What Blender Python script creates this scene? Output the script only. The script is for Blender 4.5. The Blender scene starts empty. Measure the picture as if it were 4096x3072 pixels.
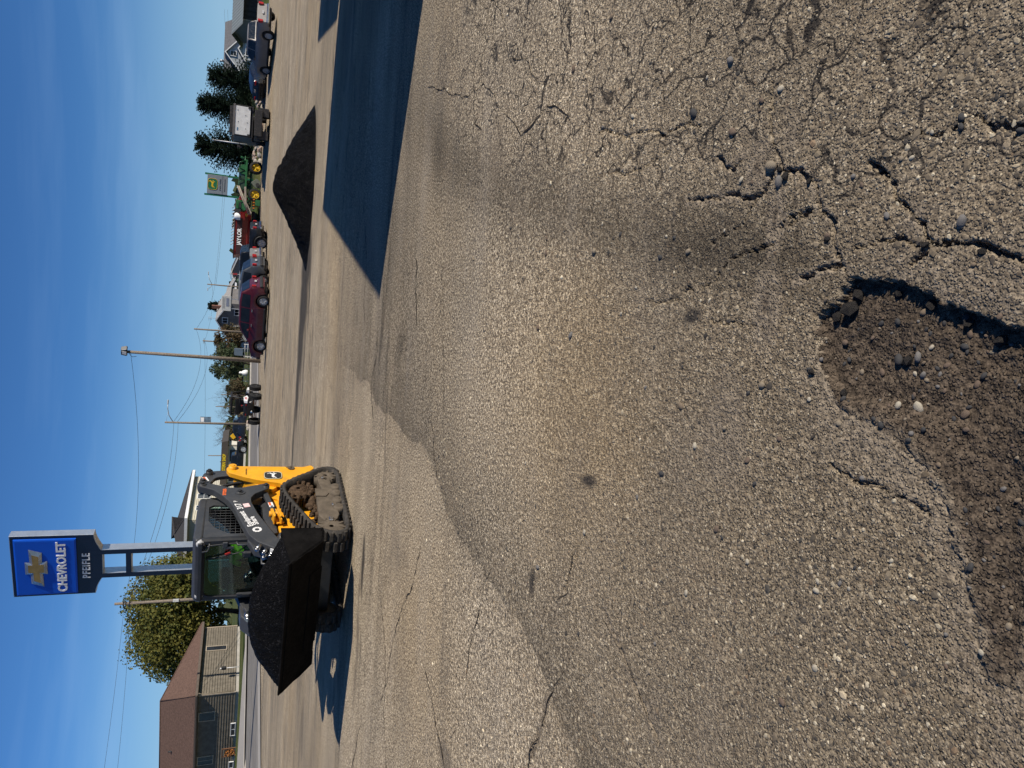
import bpy, math, random
import numpy as np
from mathutils import Vector, Matrix, noise as mnoise

# ------------------------------------------------------------------ camera, sky, sun, exposure
SC = bpy.context.scene
COL = SC.collection
CAM_H = 1.6
PITCH = 0.3679          # looking down by 21 degrees
ROLL = math.radians(2.8)
SUN_AZ = math.radians(-30.0)    # measured from +X
SUN_EL = math.radians(33.5)

def setup_view():
    fw = Vector((0, math.cos(PITCH), -math.sin(PITCH))); rt = Vector((1, 0, 0)); up = rt.cross(fw)
    c, s = math.cos(ROLL), math.sin(ROLL)
    r2 = rt*c + up*s; u2 = up*c - rt*s
    cd = bpy.data.cameras.new('camera'); cam = bpy.data.objects.new('camera', cd); COL.objects.link(cam)
    # the phone was held upright and the picture is stored lying on its side: image right = world down
    m = Matrix.Identity(4)
    for i, v in enumerate((-u2, r2, -fw)):
        m[0][i], m[1][i], m[2][i] = v
    m[2][3] = CAM_H
    cam.matrix_world = m
    cd.sensor_width = 36; cd.lens = 24.96; cd.clip_start = 0.05; cd.clip_end = 6000
    SC.camera = cam
    w = bpy.data.worlds.new('World'); SC.world = w; w.use_nodes = True
    nt = w.node_tree; nt.nodes.clear()
    out = nt.nodes.new('ShaderNodeOutputWorld'); bg = nt.nodes.new('ShaderNodeBackground')
    sky = nt.nodes.new('ShaderNodeTexSky'); sky.sky_type = 'NISHITA'; sky.sun_disc = False
    sky.sun_elevation = SUN_EL; sky.sun_rotation = math.radians(90) - SUN_AZ
    sky.altitude = 600; sky.air_density = 1.0; sky.dust_density = 0.0; sky.ozone_density = 1.4
    # thin streaks of cirrus low in the sky
    geo = nt.nodes.new('ShaderNodeTexCoord')
    mp = nt.nodes.new('ShaderNodeMapping'); mp.inputs['Rotation'].default_value = (0.05, 0.42, 0.3); mp.inputs['Scale'].default_value = (1.3, 1.2, 15)
    no = nt.nodes.new('ShaderNodeTexNoise'); no.inputs['Scale'].default_value = 1.6; no.inputs['Detail'].default_value = 5; no.inputs['Roughness'].default_value = .55
    cr = nt.nodes.new('ShaderNodeMapRange'); cr.inputs['From Min'].default_value = .53; cr.inputs['From Max'].default_value = .75
    sep = nt.nodes.new('ShaderNodeSeparateXYZ')
    lo = nt.nodes.new('ShaderNodeMapRange'); lo.inputs['From Min'].default_value = .28; lo.inputs['From Max'].default_value = .1
    mu = nt.nodes.new('ShaderNodeMath'); mu.operation = 'MULTIPLY'
    mu2 = nt.nodes.new('ShaderNodeMath'); mu2.operation = 'MULTIPLY'; mu2.inputs[1].default_value = .18
    mix = nt.nodes.new('ShaderNodeMix'); mix.data_type = 'RGBA'
    mix.inputs[7].default_value = (7.5, 11.0, 15.5, 1)
    hs = nt.nodes.new('ShaderNodeMix'); hs.data_type = 'RGBA'; hs.blend_type = 'MULTIPLY'; hs.inputs[0].default_value = 1; hs.inputs[7].default_value = (.46, .92, 1.55, 1)
    L = nt.links.new
    L(geo.outputs['Generated'], mp.inputs['Vector']); L(mp.outputs[0], no.inputs['Vector']); L(no.outputs['Fac'], cr.inputs['Value'])
    L(geo.outputs['Generated'], sep.inputs[0]); L(sep.outputs['Z'], lo.inputs['Value'])
    L(cr.outputs[0], mu.inputs[0]); L(lo.outputs[0], mu.inputs[1]); L(mu.outputs[0], mu2.inputs[0])
    L(mu2.outputs[0], mix.inputs[0]); L(sky.outputs[0], hs.inputs[6]); L(hs.outputs[2], mix.inputs[6])
    hz = nt.nodes.new('ShaderNodeMapRange'); hz.interpolation_type = 'SMOOTHSTEP'; hz.inputs['From Min'].default_value = .19; hz.inputs['From Max'].default_value = -.02; hz.inputs['To Max'].default_value = .92
    mx2 = nt.nodes.new('ShaderNodeMix'); mx2.data_type = 'RGBA'; mx2.inputs[7].default_value = (5.6, 9.2, 12.7, 1)
    L(sep.outputs['Z'], hz.inputs['Value']); L(hz.outputs[0], mx2.inputs[0]); L(mix.outputs[2], mx2.inputs[6])
    L(mx2.outputs[2], bg.inputs['Color']); bg.inputs['Strength'].default_value = 0.05
    L(bg.outputs[0], out.inputs['Surface'])
    sd = bpy.data.lights.new('sun', 'SUN'); sd.energy = 5.0; sd.angle = math.radians(0.53); sd.color = (1, .92, .80)
    so = bpy.data.objects.new('sun', sd); COL.objects.link(so)
    d = Vector((math.cos(SUN_AZ)*math.cos(SUN_EL), math.sin(SUN_AZ)*math.cos(SUN_EL), math.sin(SUN_EL)))
    so.rotation_euler = d.to_track_quat('Z', 'Y').to_euler(); so.location = (30, -20, 40)
    vs = SC.view_settings; SC.display_settings.display_device = 'sRGB'
    vs.view_transform = 'Standard'; vs.look = 'None'; vs.gamma = 1; vs.use_curve_mapping = False; vs.exposure = 0.2
    SC.render.engine = 'CYCLES'; SC.cycles.use_denoising = True; SC.cycles.max_bounces = 5; SC.cycles.diffuse_bounces = 3; SC.cycles.glossy_bounces = 3; SC.cycles.transparent_max_bounces = 24
    SC.cycles.use_adaptive_sampling = True; SC.cycles.adaptive_threshold = .02
    SC.cycles.caustics_reflective = False; SC.cycles.caustics_refractive = False
setup_view()
R = random.Random(7)
rad = math.radians

# ------------------------------------------------------------------ material helpers
class NT:
    def __init__(s, name):
        s.m = bpy.data.materials.new(name); s.m.use_nodes = True; s.t = s.m.node_tree; s.t.nodes.clear()
        s.out = s.t.nodes.new('ShaderNodeOutputMaterial')
    def n(s, kind, _props=None, **ins):
        nd = s.t.nodes.new('ShaderNode' + kind)
        for k, v in (_props or {}).items(): setattr(nd, k, v)
        for k, v in ins.items():
            k = int(k[1:]) if k[0] == '_' and k[1:].isdigit() else k.replace('_', ' ')
            s.put(nd.inputs[k], v)
        return nd
    def put(s, sock, v):
        if isinstance(v, bpy.types.NodeSocket): s.t.links.new(v, sock)
        else:
            try: sock.default_value = v
            except Exception: sock.default_value = (*v, 1)
    def noise(s, vec, scale, detail=4, rough=.55, dist=0):
        return s.n('TexNoise', Vector=vec, Scale=scale, Detail=detail, Roughness=rough, Distortion=dist).outputs['Fac']
    def rng(s, v, a, b, c=0., d=1., smooth=True):
        return s.n('MapRange', {'interpolation_type': 'SMOOTHSTEP' if smooth else 'LINEAR'}, Value=v, From_Min=a, From_Max=b, To_Min=c, To_Max=d).outputs[0]
    def mul(s, a, b): return s.n('Math', {'operation': 'MULTIPLY'}, _0=a, _1=b).outputs[0]
    def math(s, op, a, b=0.): return s.n('Math', {'operation': op}, _0=a, _1=b).outputs[0]
    def mix(s, f, a, b, blend='MIX'):
        nd = s.n('Mix', {'data_type': 'RGBA', 'blend_type': blend}, _0=f)
        s.put(nd.inputs[6], a if isinstance(a, bpy.types.NodeSocket) else (*a[:3], 1)); s.put(nd.inputs[7], b if isinstance(b, bpy.types.NodeSocket) else (*b[:3], 1))
        return nd.outputs[2]
    def ramp(s, f, stops, const=False):
        nd = s.n('ValToRGB', Fac=f); cr = nd.color_ramp; cr.interpolation = 'CONSTANT' if const else 'LINEAR'
        while len(cr.elements) < len(stops): cr.elements.new(.5)
        for e, (p, c) in zip(cr.elements, stops): e.position = p; e.color = (*c[:3], 1)
        return nd.outputs[0]
    def done(s, shader): s.t.links.new(shader, s.out.inputs['Surface']); return s.m

MATS = {}
def M(name, col, rough=.55, metal=0., var=.16, scale=6., bump=0., bscale=60., spec=.5, coat=0., dirt=0., dcol=(.2, .165, .13)):
    """plain painted / natural surface with uneven colour, grime and fine relief"""
    if name in MATS: return MATS[name]
    t = NT(name); co = t.n('TexCoord').outputs['Object']
    n1 = t.noise(co, scale, 5, .6); n2 = t.noise(co, scale*5.3, 3, .6)
    a = tuple(max(0, c*(1-var)) for c in col); b = tuple(min(1, c*(1+var)) for c in col)
    c = t.mix(t.rng(n1, .3, .7), a, b)
    c = t.mix(t.rng(n2, .35, .75, 0, .35), c, tuple(x*(1-var) for x in col))
    if dirt:
        c = t.mix(t.rng(t.noise(co, scale*1.7, 6, .65), .48, .72, 0, dirt), c, dcol)
    p = t.n('BsdfPrincipled', Base_Color=c, Metallic=metal)
    t.put(p.inputs['Roughness'], t.rng(n2, .2, .8, max(.02, rough-.1), min(1, rough+.12)))
    p.inputs['Specular IOR Level'].default_value = spec
    if coat: p.inputs['Coat Weight'].default_value = coat; p.inputs['Coat Roughness'].default_value = .06
    if bump:
        bn = t.n('Bump', Strength=bump, Distance=.02, Height=t.noise(co, bscale, 4, .6)); t.put(p.inputs['Normal'], bn.outputs[0])
    MATS[name] = t.done(p.outputs[0]); return MATS[name]
def M_glass(name, tint=(.3, .4, .4), gloss=.14):
    if name in MATS: return MATS[name]
    t = NT(name)
    tr = t.n('BsdfTransparent', Color=tint); gl = t.n('BsdfGlossy', Color=(.9, .95, 1), Roughness=.03)
    f = t.n('Fresnel', IOR=1.45).outputs[0]
    ms = t.n('MixShader', _0=t.math('ADD', f, gloss*.3)); t.put(ms.inputs[1], tr.outputs[0]); t.put(ms.inputs[2], gl.outputs[0])
    MATS[name] = t.done(ms.outputs[0]); return MATS[name]
def M_dark_glass(name, col=(.012, .016, .02)):
    return M(name, col, rough=.12, var=.3, scale=2, spec=.35)

# ------------------------------------------------------------------ mesh helpers
class MB:
    def __init__(s): s.v = []; s.f = []; s.s = []
    def add(s, vs, fs, smooth=False):
        o = len(s.v); s.v += [tuple(v) for v in vs]; s.f += [tuple(o+i for i in f) for f in fs]; s.s += [smooth]*len(fs); return s
    def box(s, c, d, rot=None, ch=0.):
        x, y, z = (q/2 for q in d)
        if ch <= 0:
            vs = [Vector((sx*x, sy*y, sz*z)) for sz in (-1, 1) for sx, sy in ((-1, -1), (1, -1), (1, 1), (-1, 1))]
            fs = [(3, 2, 1, 0), (4, 5, 6, 7), (0, 1, 5, 4), (1, 2, 6, 5), (2, 3, 7, 6), (3, 0, 4, 7)]
        else:
            ch = min(ch, .45*min(d)); vs = []; ix = {}
            for sx in (-1, 1):
                for sy in (-1, 1):
                    for sz in (-1, 1):
                        for ax in range(3):
                            p = [sx*(x-ch), sy*(y-ch), sz*(z-ch)]; p[ax] = (sx*x, sy*y, sz*z)[ax]
                            ix[(sx, sy, sz, ax)] = len(vs); vs.append(Vector(p))
            fs = []
            S = (-1, 1)
            for k in S:
                fs.append([ix[(k, a, b, 0)] for a, b in ((-1, -1), (1, -1), (1, 1), (-1, 1))])
                fs.append([ix[(a, k, b, 1)] for a, b in ((-1, -1), (1, -1), (1, 1), (-1, 1))])
                fs.append([ix[(a, b, k, 2)] for a, b in ((-1, -1), (1, -1), (1, 1), (-1, 1))])
            for a in S:
                for b in S:
                    fs.append([ix[(a, b, -1, 0)], ix[(a, b, 1, 0)], ix[(a, b, 1, 1)], ix[(a, b, -1, 1)]])
                    fs.append([ix[(a, -1, b, 0)], ix[(a, 1, b, 0)], ix[(a, 1, b, 2)], ix[(a, -1, b, 2)]])
                    fs.append([ix[(-1, a, b, 1)], ix[(1, a, b, 1)], ix[(1, a, b, 2)], ix[(-1, a, b, 2)]])
                    for c_ in S: fs.append([ix[(a, b, c_, 0)], ix[(a, b, c_, 1)], ix[(a, b, c_, 2)]])
        if rot is not None:
            m = rot if isinstance(rot, Matrix) else Matrix.Rotation(rot[2], 3, 'Z') @ Matrix.Rotation(rot[1], 3, 'Y') @ Matrix.Rotation(rot[0], 3, 'X')
            vs = [m @ v for v in vs]
        c = Vector(c)
        return s.add([v+c for v in vs], fs)
    def cyl(s, p, q, r1, r2=None, n=12, caps=True, smooth=True):
        p, q = Vector(p), Vector(q); r2 = r1 if r2 is None else r2
        d = (q-p).normalized(); a = d.orthogonal().normalized(); b = d.cross(a)
        vs = []
        for i in range(n):
            t = 2*math.pi*i/n; k = a*math.cos(t)+b*math.sin(t); vs += [p+k*r1, q+k*r2]
        s.add(vs, [(2*i, 2*((i+1) % n), 2*((i+1) % n)+1, 2*i+1) for i in range(n)], smooth)
        if caps:
            o = len(s.v)-2*n
            s.f += [tuple(o+2*i for i in reversed(range(n))), tuple(o+2*i+1 for i in range(n))]; s.s += [False, False]
        return s
    def tube(s, pts, r, n=6, caps=True):
        pts = [Vector(p) for p in pts]; rs = r if isinstance(r, (list, tuple)) else [r]*len(pts)
        o = len(s.v); a = None
        for i, p in enumerate(pts):
            d = (pts[min(i+1, len(pts)-1)]-pts[max(i-1, 0)]).normalized()
            a = d.orthogonal().normalized() if a is None else (a-d*a.dot(d)).normalized()
            b = d.cross(a)
            for k in range(n):
                t = 2*math.pi*k/n; s.v.append(tuple(p+(a*math.cos(t)+b*math.sin(t))*rs[i]))
        for i in range(len(pts)-1):
            for k in range(n):
                k2 = (k+1) % n; s.f.append((o+i*n+k, o+i*n+k2, o+(i+1)*n+k2, o+(i+1)*n+k)); s.s.append(True)
        if caps:
            s.f += [tuple(o+k for k in reversed(range(n))), tuple(o+(len(pts)-1)*n+k for k in range(n))]; s.s += [False]*2
        return s
    def prism(s, poly, ext):
        """extrude a closed 3D polygon by vector ext"""
        poly = [Vector(p) for p in poly]; e = Vector(ext); n = len(poly)
        nn = sum(((poly[i]-poly[0]).cross(poly[(i+1) % n]-poly[0]) for i in range(n)), Vector())
        if nn.dot(e) > 0: poly.reverse()
        s.add(poly + [p+e for p in poly], [tuple(range(n)), tuple(reversed(range(n, 2*n)))] + [(i, n+i, n+(i+1) % n, (i+1) % n) for i in range(n)])
        return s
    def side(s, poly, y0, y1):   # polygon in (x,z), extruded along y
        return s.prism([(x, y0, z) for x, z in poly], (0, y1-y0, 0))
    def quad(s, *p, smooth=False): return s.add(p, [tuple(range(len(p)))], smooth)
    def grid(s, P, smooth=True, wrap=False):
        n, m = len(P), len(P[0]); o = len(s.v)
        for row in P: s.v += [tuple(p) for p in row]
        for i in range(n-1):
            for j in range(m if wrap else m-1):
                j2 = (j+1) % m; s.f.append((o+i*m+j, o+i*m+j2, o+(i+1)*m+j2, o+(i+1)*m+j)); s.s.append(smooth)
        return s
    def lathe(s, prof, p, axis, n=20, smooth=True):
        p = Vector(p); d = Vector(axis).normalized(); a = d.orthogonal().normalized(); b = d.cross(a)
        P = [[p+d*h+(a*math.cos(2*math.pi*k/n)+b*math.sin(2*math.pi*k/n))*r for k in range(n)] for r, h in prof]
        return s.grid(P, smooth, True)
    def build(s, name, mat, parent=None, bevel=0., loc=None, rotz=0.):
        me = bpy.data.meshes.new(name); me.from_pydata(s.v, [], s.f)
        me.polygons.foreach_set('use_smooth', s.s)
        me.materials.append(mat); me.update()
        o = bpy.data.objects.new(name, me); COL.objects.link(o)
        if parent is not None: o.parent = parent
        if loc is not None: o.location = loc
        o.rotation_euler[2] = rotz
        if bevel:
            b = o.modifiers.new('bevel', 'BEVEL'); b.width = bevel; b.segments = 2; b.limit_method = 'ANGLE'; b.angle_limit = rad(40)
        return o
def np_mesh(name, V, F, mat, parent=None, smooth=True, attrs=None):
    """V (n,3) float array, F (m,k) int array"""
    me = bpy.data.meshes.new(name); n, m, k = len(V), len(F), F.shape[1]
    me.vertices.add(n); me.vertices.foreach_set('co', V.astype(np.float32).ravel())
    me.loops.add(m*k); me.loops.foreach_set('vertex_index', F.astype(np.int32).ravel())
    me.polygons.add(m); me.polygons.foreach_set('loop_start', np.arange(0, m*k, k, dtype=np.int32)); me.polygons.foreach_set('loop_total', np.full(m, k, np.int32))
    me.polygons.foreach_set('use_smooth', np.full(m, smooth))
    for an, (dom, typ, arr) in (attrs or {}).items():
        at = me.attributes.new(an, typ, dom)
        at.data.foreach_set('color' if typ == 'FLOAT_COLOR' else 'value', arr.astype(np.float32).ravel())
    me.update(calc_edges=True); me.validate()
    me.materials.append(mat)
    o = bpy.data.objects.new(name, me); COL.objects.link(o)
    if parent is not None: o.parent = parent
    return o
def tag(o, label, cat, group=None, kind=None):
    if label: o['label'] = label
    if cat: o['category'] = cat
    if group: o['group'] = group
    if kind: o['kind'] = kind
    return o
def thing(name, label, cat, loc=(0, 0, 0), rotz=0., group=None):
    o = bpy.data.objects.new(name, None); COL.objects.link(o); o.location = loc; o.rotation_euler[2] = rotz; o.empty_display_size = .3
    return tag(o, label, cat, group)
def struct(o): o['kind'] = 'structure'; return o
def copy_tree(o, parent=None):
    c = o.copy(); COL.objects.link(c); c.parent = parent
    for ch in list(o.children): copy_tree(ch, c)
    return c
def text_obj(name, s, size, mat, parent, mat4, ext=.004, sx=1., spacing=1., bold=0.):
    cu = bpy.data.curves.new('txt', 'FONT'); cu.body = s; cu.size = size; cu.extrude = ext; cu.align_x = 'CENTER'; cu.align_y = 'CENTER'
    cu.space_character = spacing; cu.offset = bold; cu.resolution_u = 3
    t = bpy.data.objects.new('txt', cu); COL.objects.link(t)
    dg = bpy.context.evaluated_depsgraph_get(); me = bpy.data.meshes.new_from_object(t.evaluated_get(dg))
    bpy.data.objects.remove(t); bpy.data.curves.remove(cu)
    me.name = name; me.materials.clear(); me.materials.append(mat); me.transform(Matrix.Diagonal((sx, 1, 1, 1)))
    o = bpy.data.objects.new(name, me); COL.objects.link(o); o.parent = parent; o.matrix_local = mat4
    return o
def frame(origin, xdir, ydir):
    """matrix whose X runs along xdir and Y along ydir"""
    x = Vector(xdir).normalized(); y = Vector(ydir); y = (y-x*y.dot(x)).normalized(); z = x.cross(y)
    m = Matrix.Identity(4)
    for i, v in enumerate((x, y, z)): m[0][i], m[1][i], m[2][i] = v
    m.translation = Vector(origin); return m
def fbm(x, y, seed=0, oct=4, f=1.):
    """cheap numpy value noise, about -1..1"""
    tot = np.zeros_like(x, dtype=float); amp = 1.; nrm = 0.
    for o in range(oct):
        xx, yy = x*f+seed*17.3+o*31.7, y*f-seed*9.1+o*11.3
        xi, yi = np.floor(xx).astype(np.int64), np.floor(yy).astype(np.int64); fx, fy = xx-xi, yy-yi
        fx = fx*fx*(3-2*fx); fy = fy*fy*(3-2*fy)
        def h(a, b):
            q = (a*374761393 + b*668265263 + seed*982451653 + o*40503) & 0xffffffff
            q = ((q ^ (q >> 13))*1274126177) & 0xffffffff
            return ((q ^ (q >> 16)) & 0xffff)/32767.5-1
        tot += amp*((h(xi, yi)*(1-fx)+h(xi+1, yi)*fx)*(1-fy)+(h(xi, yi+1)*(1-fx)+h(xi+1, yi+1)*fx)*fy)
        nrm += amp; amp *= .5; f *= 2.03
    return tot/nrm
def sstep(a, b, x):
    t = np.clip((x-a)/(b-a), 0, 1); return t*t*(3-2*t)
def seg_dist(x, y, pts):
    d = np.full(x.shape, 1e9)
    for (ax, ay), (bx, by) in zip(pts[:-1], pts[1:]):
        dx, dy = bx-ax, by-ay; t = np.clip(((x-ax)*dx+(y-ay)*dy)/(dx*dx+dy*dy), 0, 1)
        d = np.minimum(d, np.hypot(x-ax-t*dx, y-ay-t*dy))
    return d
def inside(x, y, poly):
    c = np.zeros(x.shape, bool); n = len(poly)
    for i in range(n):
        (x1, y1), (x2, y2) = poly[i], poly[(i+1) % n]
        if y1 == y2: continue
        c ^= ((y1 > y) != (y2 > y)) & (x < (x2-x1)*(y-y1)/(y2-y1)+x1)
    return c
# ------------------------------------------------------------------ the ground
HOLE = [(.35, 1.54), (.33, 1.45), (.32, 1.36), (.29, 1.32), (.25, 1.24), (.21, 1.15), (.18, 1.07), (.16, 1.03), (.05, .98), (-.15, .93), (-.32, .95), (-.6, 1.0), (-.62, 1.1), (-.34, 1.17), (-.21, 1.22), (-.08, 1.36), (-.01, 1.56), (.11, 1.64), (.24, 1.66), (.28, 1.59)]
CRACKS = [([(.35, 1.54), (.39, 1.57), (.38, 1.65), (.36, 1.74)], .011, .03), ([(.39, 1.57), (.44, 1.59), (.53, 1.62), (.59, 1.66), (.65, 1.68), (.70, 1.74), (.72, 1.81)], .010, .03),
 ([(.28, 1.0), (.33, 1.06), (.34, 1.09), (.38, 1.16), (.40, 1.28), (.48, 1.33), (.54, 1.40), (.58, 1.41), (.66, 1.48)], .011, .035), ([(.36, 1.34), (.40, 1.28)], .012, .03),
 ([(.43, 1.53), (.43, 1.41), (.41, 1.33)], .008, .02), ([(.53, 1.84), (.55, 1.73), (.58, 1.69)], .009, .02), ([(.39, 2.34), (.41, 2.16), (.48, 2.05), (.49, 1.85)], .008, .02),
 ([(.37, 2.57), (.36, 2.37)], .008, .015), ([(.27, 2.17), (.24, 1.98), (.23, 1.86)], .006, .012), ([(-.2, 1.57), (-.22, 1.48), (-.23, 1.40), (-.25, 1.30), (-.28, 1.26)], .008, .018),
 ([(1.27, 3.12), (1.16, 2.87), (1.12, 2.67), (1.06, 2.55), (1.06, 2.40), (1.03, 2.29)], .010, .018), ([(.74, 2.34), (.71, 2.13), (.67, 1.96), (.68, 1.91), (.75, 1.85)], .011, .025),
 ([(.86, 2.16), (.79, 2.08), (.82, 2.02)], .011, .025), ([(.54, 1.84), (.56, 1.77), (.57, 1.69)], .009, .02), ([(.70, 1.37), (.67, 1.26), (.69, 1.21), (.64, 1.14), (.62, 1.0)], .009, .02),
 ([(1.05, 3.1), (.98, 2.82), (.97, 2.66), (.97, 2.47)], .008, .012), ([(-1.01, 2.85), (-1.12, 2.70), (-1.22, 2.58), (-1.33, 2.43), (-1.39, 2.35)], .014, .012),
 ([(-.82, 3.14), (-.94, 3.23), (-1.04, 3.26)], .010, .012), ([(-1.68, 3.42), (-1.85, 3.49), (-2.07, 3.62)], .016, .02), ([(.72, 1.81), (.9, 1.9), (1.05, 1.88)], .009, .02), ([(.68, 1.91), (.6, 2.0), (.55, 2.2)], .007, .012)]
DIRT = [(.05, 1.3, .38, .42, 1.), (-.35, 1.07, .35, .1, .9), (-.75, 1.08, .4, .07, .6), (.32, 1.86, .16, .07, .9), (.62, 1.85, .2, .05, .9), (.78, 1.95, .12, .07, .9), (-.12, 2.05, .32, .16, .72), (-.28, 2.25, .5, .3, .5), (.85, 1.8, .1, .05, .7),
 (-.5, 3.2, .9, .3, .4), (.48, 1.33, .06, .05, .8), (.9, 3.6, .15, .25, .5), (1.6, 4.7, .5, .3, .5), (1.0, 5.8, .5, .4, .3), (-3.4, 9.3, 1.6, .12, .7), (-1.9, 7.2, .5, .9, .45), (-1.2, 7.6, .5, .7, .35), (-1.3, 8.9, .7, .5, .4), (-1.3, 2.4, .16, .09, .7), (-2.9, 5.2, .18, .25, .8), (-1.25, 2.0, .3, .2, .4)]
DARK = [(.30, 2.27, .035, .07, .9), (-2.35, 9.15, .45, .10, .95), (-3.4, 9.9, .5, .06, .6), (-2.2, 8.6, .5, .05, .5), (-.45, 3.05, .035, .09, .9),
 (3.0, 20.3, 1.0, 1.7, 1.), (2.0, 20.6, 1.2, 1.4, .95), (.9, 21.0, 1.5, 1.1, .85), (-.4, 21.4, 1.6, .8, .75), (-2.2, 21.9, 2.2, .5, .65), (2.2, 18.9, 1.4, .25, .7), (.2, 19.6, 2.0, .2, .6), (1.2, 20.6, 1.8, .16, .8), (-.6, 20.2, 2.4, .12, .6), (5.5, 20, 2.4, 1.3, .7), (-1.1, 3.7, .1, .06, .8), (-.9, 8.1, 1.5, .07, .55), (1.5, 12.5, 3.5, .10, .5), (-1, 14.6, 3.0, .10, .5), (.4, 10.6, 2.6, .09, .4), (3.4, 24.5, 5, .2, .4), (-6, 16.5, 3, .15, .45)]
def terrain(x, y):
    return .6*sstep(50, 66, np.asarray(y, float))*sstep(7, 15, np.asarray(x, float))
def relief(x, y):
    """height of the worn lot surface, with the broken-out hole and the cracks"""
    z = terrain(x, y)
    z = z + .012*fbm(x, y, 3, 3, .35)
    near = (np.abs(x) < 3.5) & (y < 6.5) & (y > .5)
    if near.any():
        xn, yn = x[near], y[near]
        jx = xn + .018*fbm(xn, yn, 5, 3, 18)+.009*fbm(xn, yn, 15, 2, 60); jy = yn + .018*fbm(xn, yn, 6, 3, 18)+.009*fbm(xn, yn, 16, 2, 60)
        ins = inside(jx, jy, HOLE); d = seg_dist(jx, jy, HOLE+HOLE[:1])
        right = sstep(-.06, .12, jx-.02+.12*(jy-1.0))
        wall = .010*right + .16*(1-right)
        dep = np.where(ins, sstep(0, 1, d/wall), 0)*(.030+.006*right)
        h = -dep - np.where(ins, .018*fbm(xn, yn, 8, 4, 6)*sstep(0, .1, d)+.006*fbm(xn, yn, 18, 2, 45), 0)
        # crumbled lip around the hole sits a little lower and rougher
        h += np.where(~ins, -.006*np.exp(-d/.03)+.004*fbm(xn, yn, 9, 3, 14)*np.exp(-d/.3), 0)
        for pts, w, dp in CRACKS:
            q = seg_dist(jx, jy, pts); ww = w*.95*(.28+.95*np.abs(fbm(xn, yn, 11, 2, 9)))
            h -= np.where(ins, 0, 1)*dp*.85*sstep(1.1, .7, q/ww)
        # slabs between the cracks are slightly tilted against one another
        h += np.where(ins, 0, .010*fbm(xn, yn, 21, 2, 2.6)*sstep(.1, .5, xn)*sstep(3.2, 2.2, yn))
        h += .0022*fbm(xn, yn, 31, 3, 45)
        z = z.copy(); z[near] += h
    return z
def blobs(x, y, L, seed):
    m = np.zeros_like(x)
    wx = x+.25*fbm(x, y, seed, 3, 2.2); wy = y+.25*fbm(x, y, seed+1, 3, 2.2)
    for cx, cy, rx, ry, a in L:
        k = min(1., max(rx, ry)*1.6)
        d2 = ((x*(1-k)+wx*k-cx)/rx)**2+((y*(1-k*.5)+wy*k*.5-cy)/ry)**2
        m = np.maximum(m, a*np.exp(-d2*.9))
    return np.clip(m, 0, 1)
def ground_masks(x, y):
    di = blobs(x, y, DIRT, 41)
    near = (np.abs(x) < 1.5) & (y < 2.6) & (y > .5); ins = np.zeros(x.shape, bool); soft = np.zeros_like(x)
    xn, yn = x[near], y[near]; i_ = inside(xn, yn, HOLE); d_ = seg_dist(xn, yn, HOLE+HOLE[:1]); rt = sstep(-.06, .12, xn-.02+.12*(yn-1.0))
    sd = np.where(i_, d_, -d_)+.05*fbm(xn, yn, 43, 4, 9)*(1-rt)+.02*fbm(xn, yn, 44, 3, 30)*(1-rt)
    soft[near] = .97*np.where(i_ & (rt > .5), 1, sstep(-.17, .05, sd)*np.where(rt > .5, 0, 1)+np.where(rt > .5, i_, 0)); di = np.maximum(di, np.clip(soft, 0, .97))
    for pts, w, dp in CRACKS[:2]+CRACKS[11:13]+CRACKS[16:17]+CRACKS[18:19]:
        di = np.maximum(di, .75*np.exp(-(seg_dist(x, y, pts)/(w*2.6))**2))
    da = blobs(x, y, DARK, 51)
    return di, da

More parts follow.
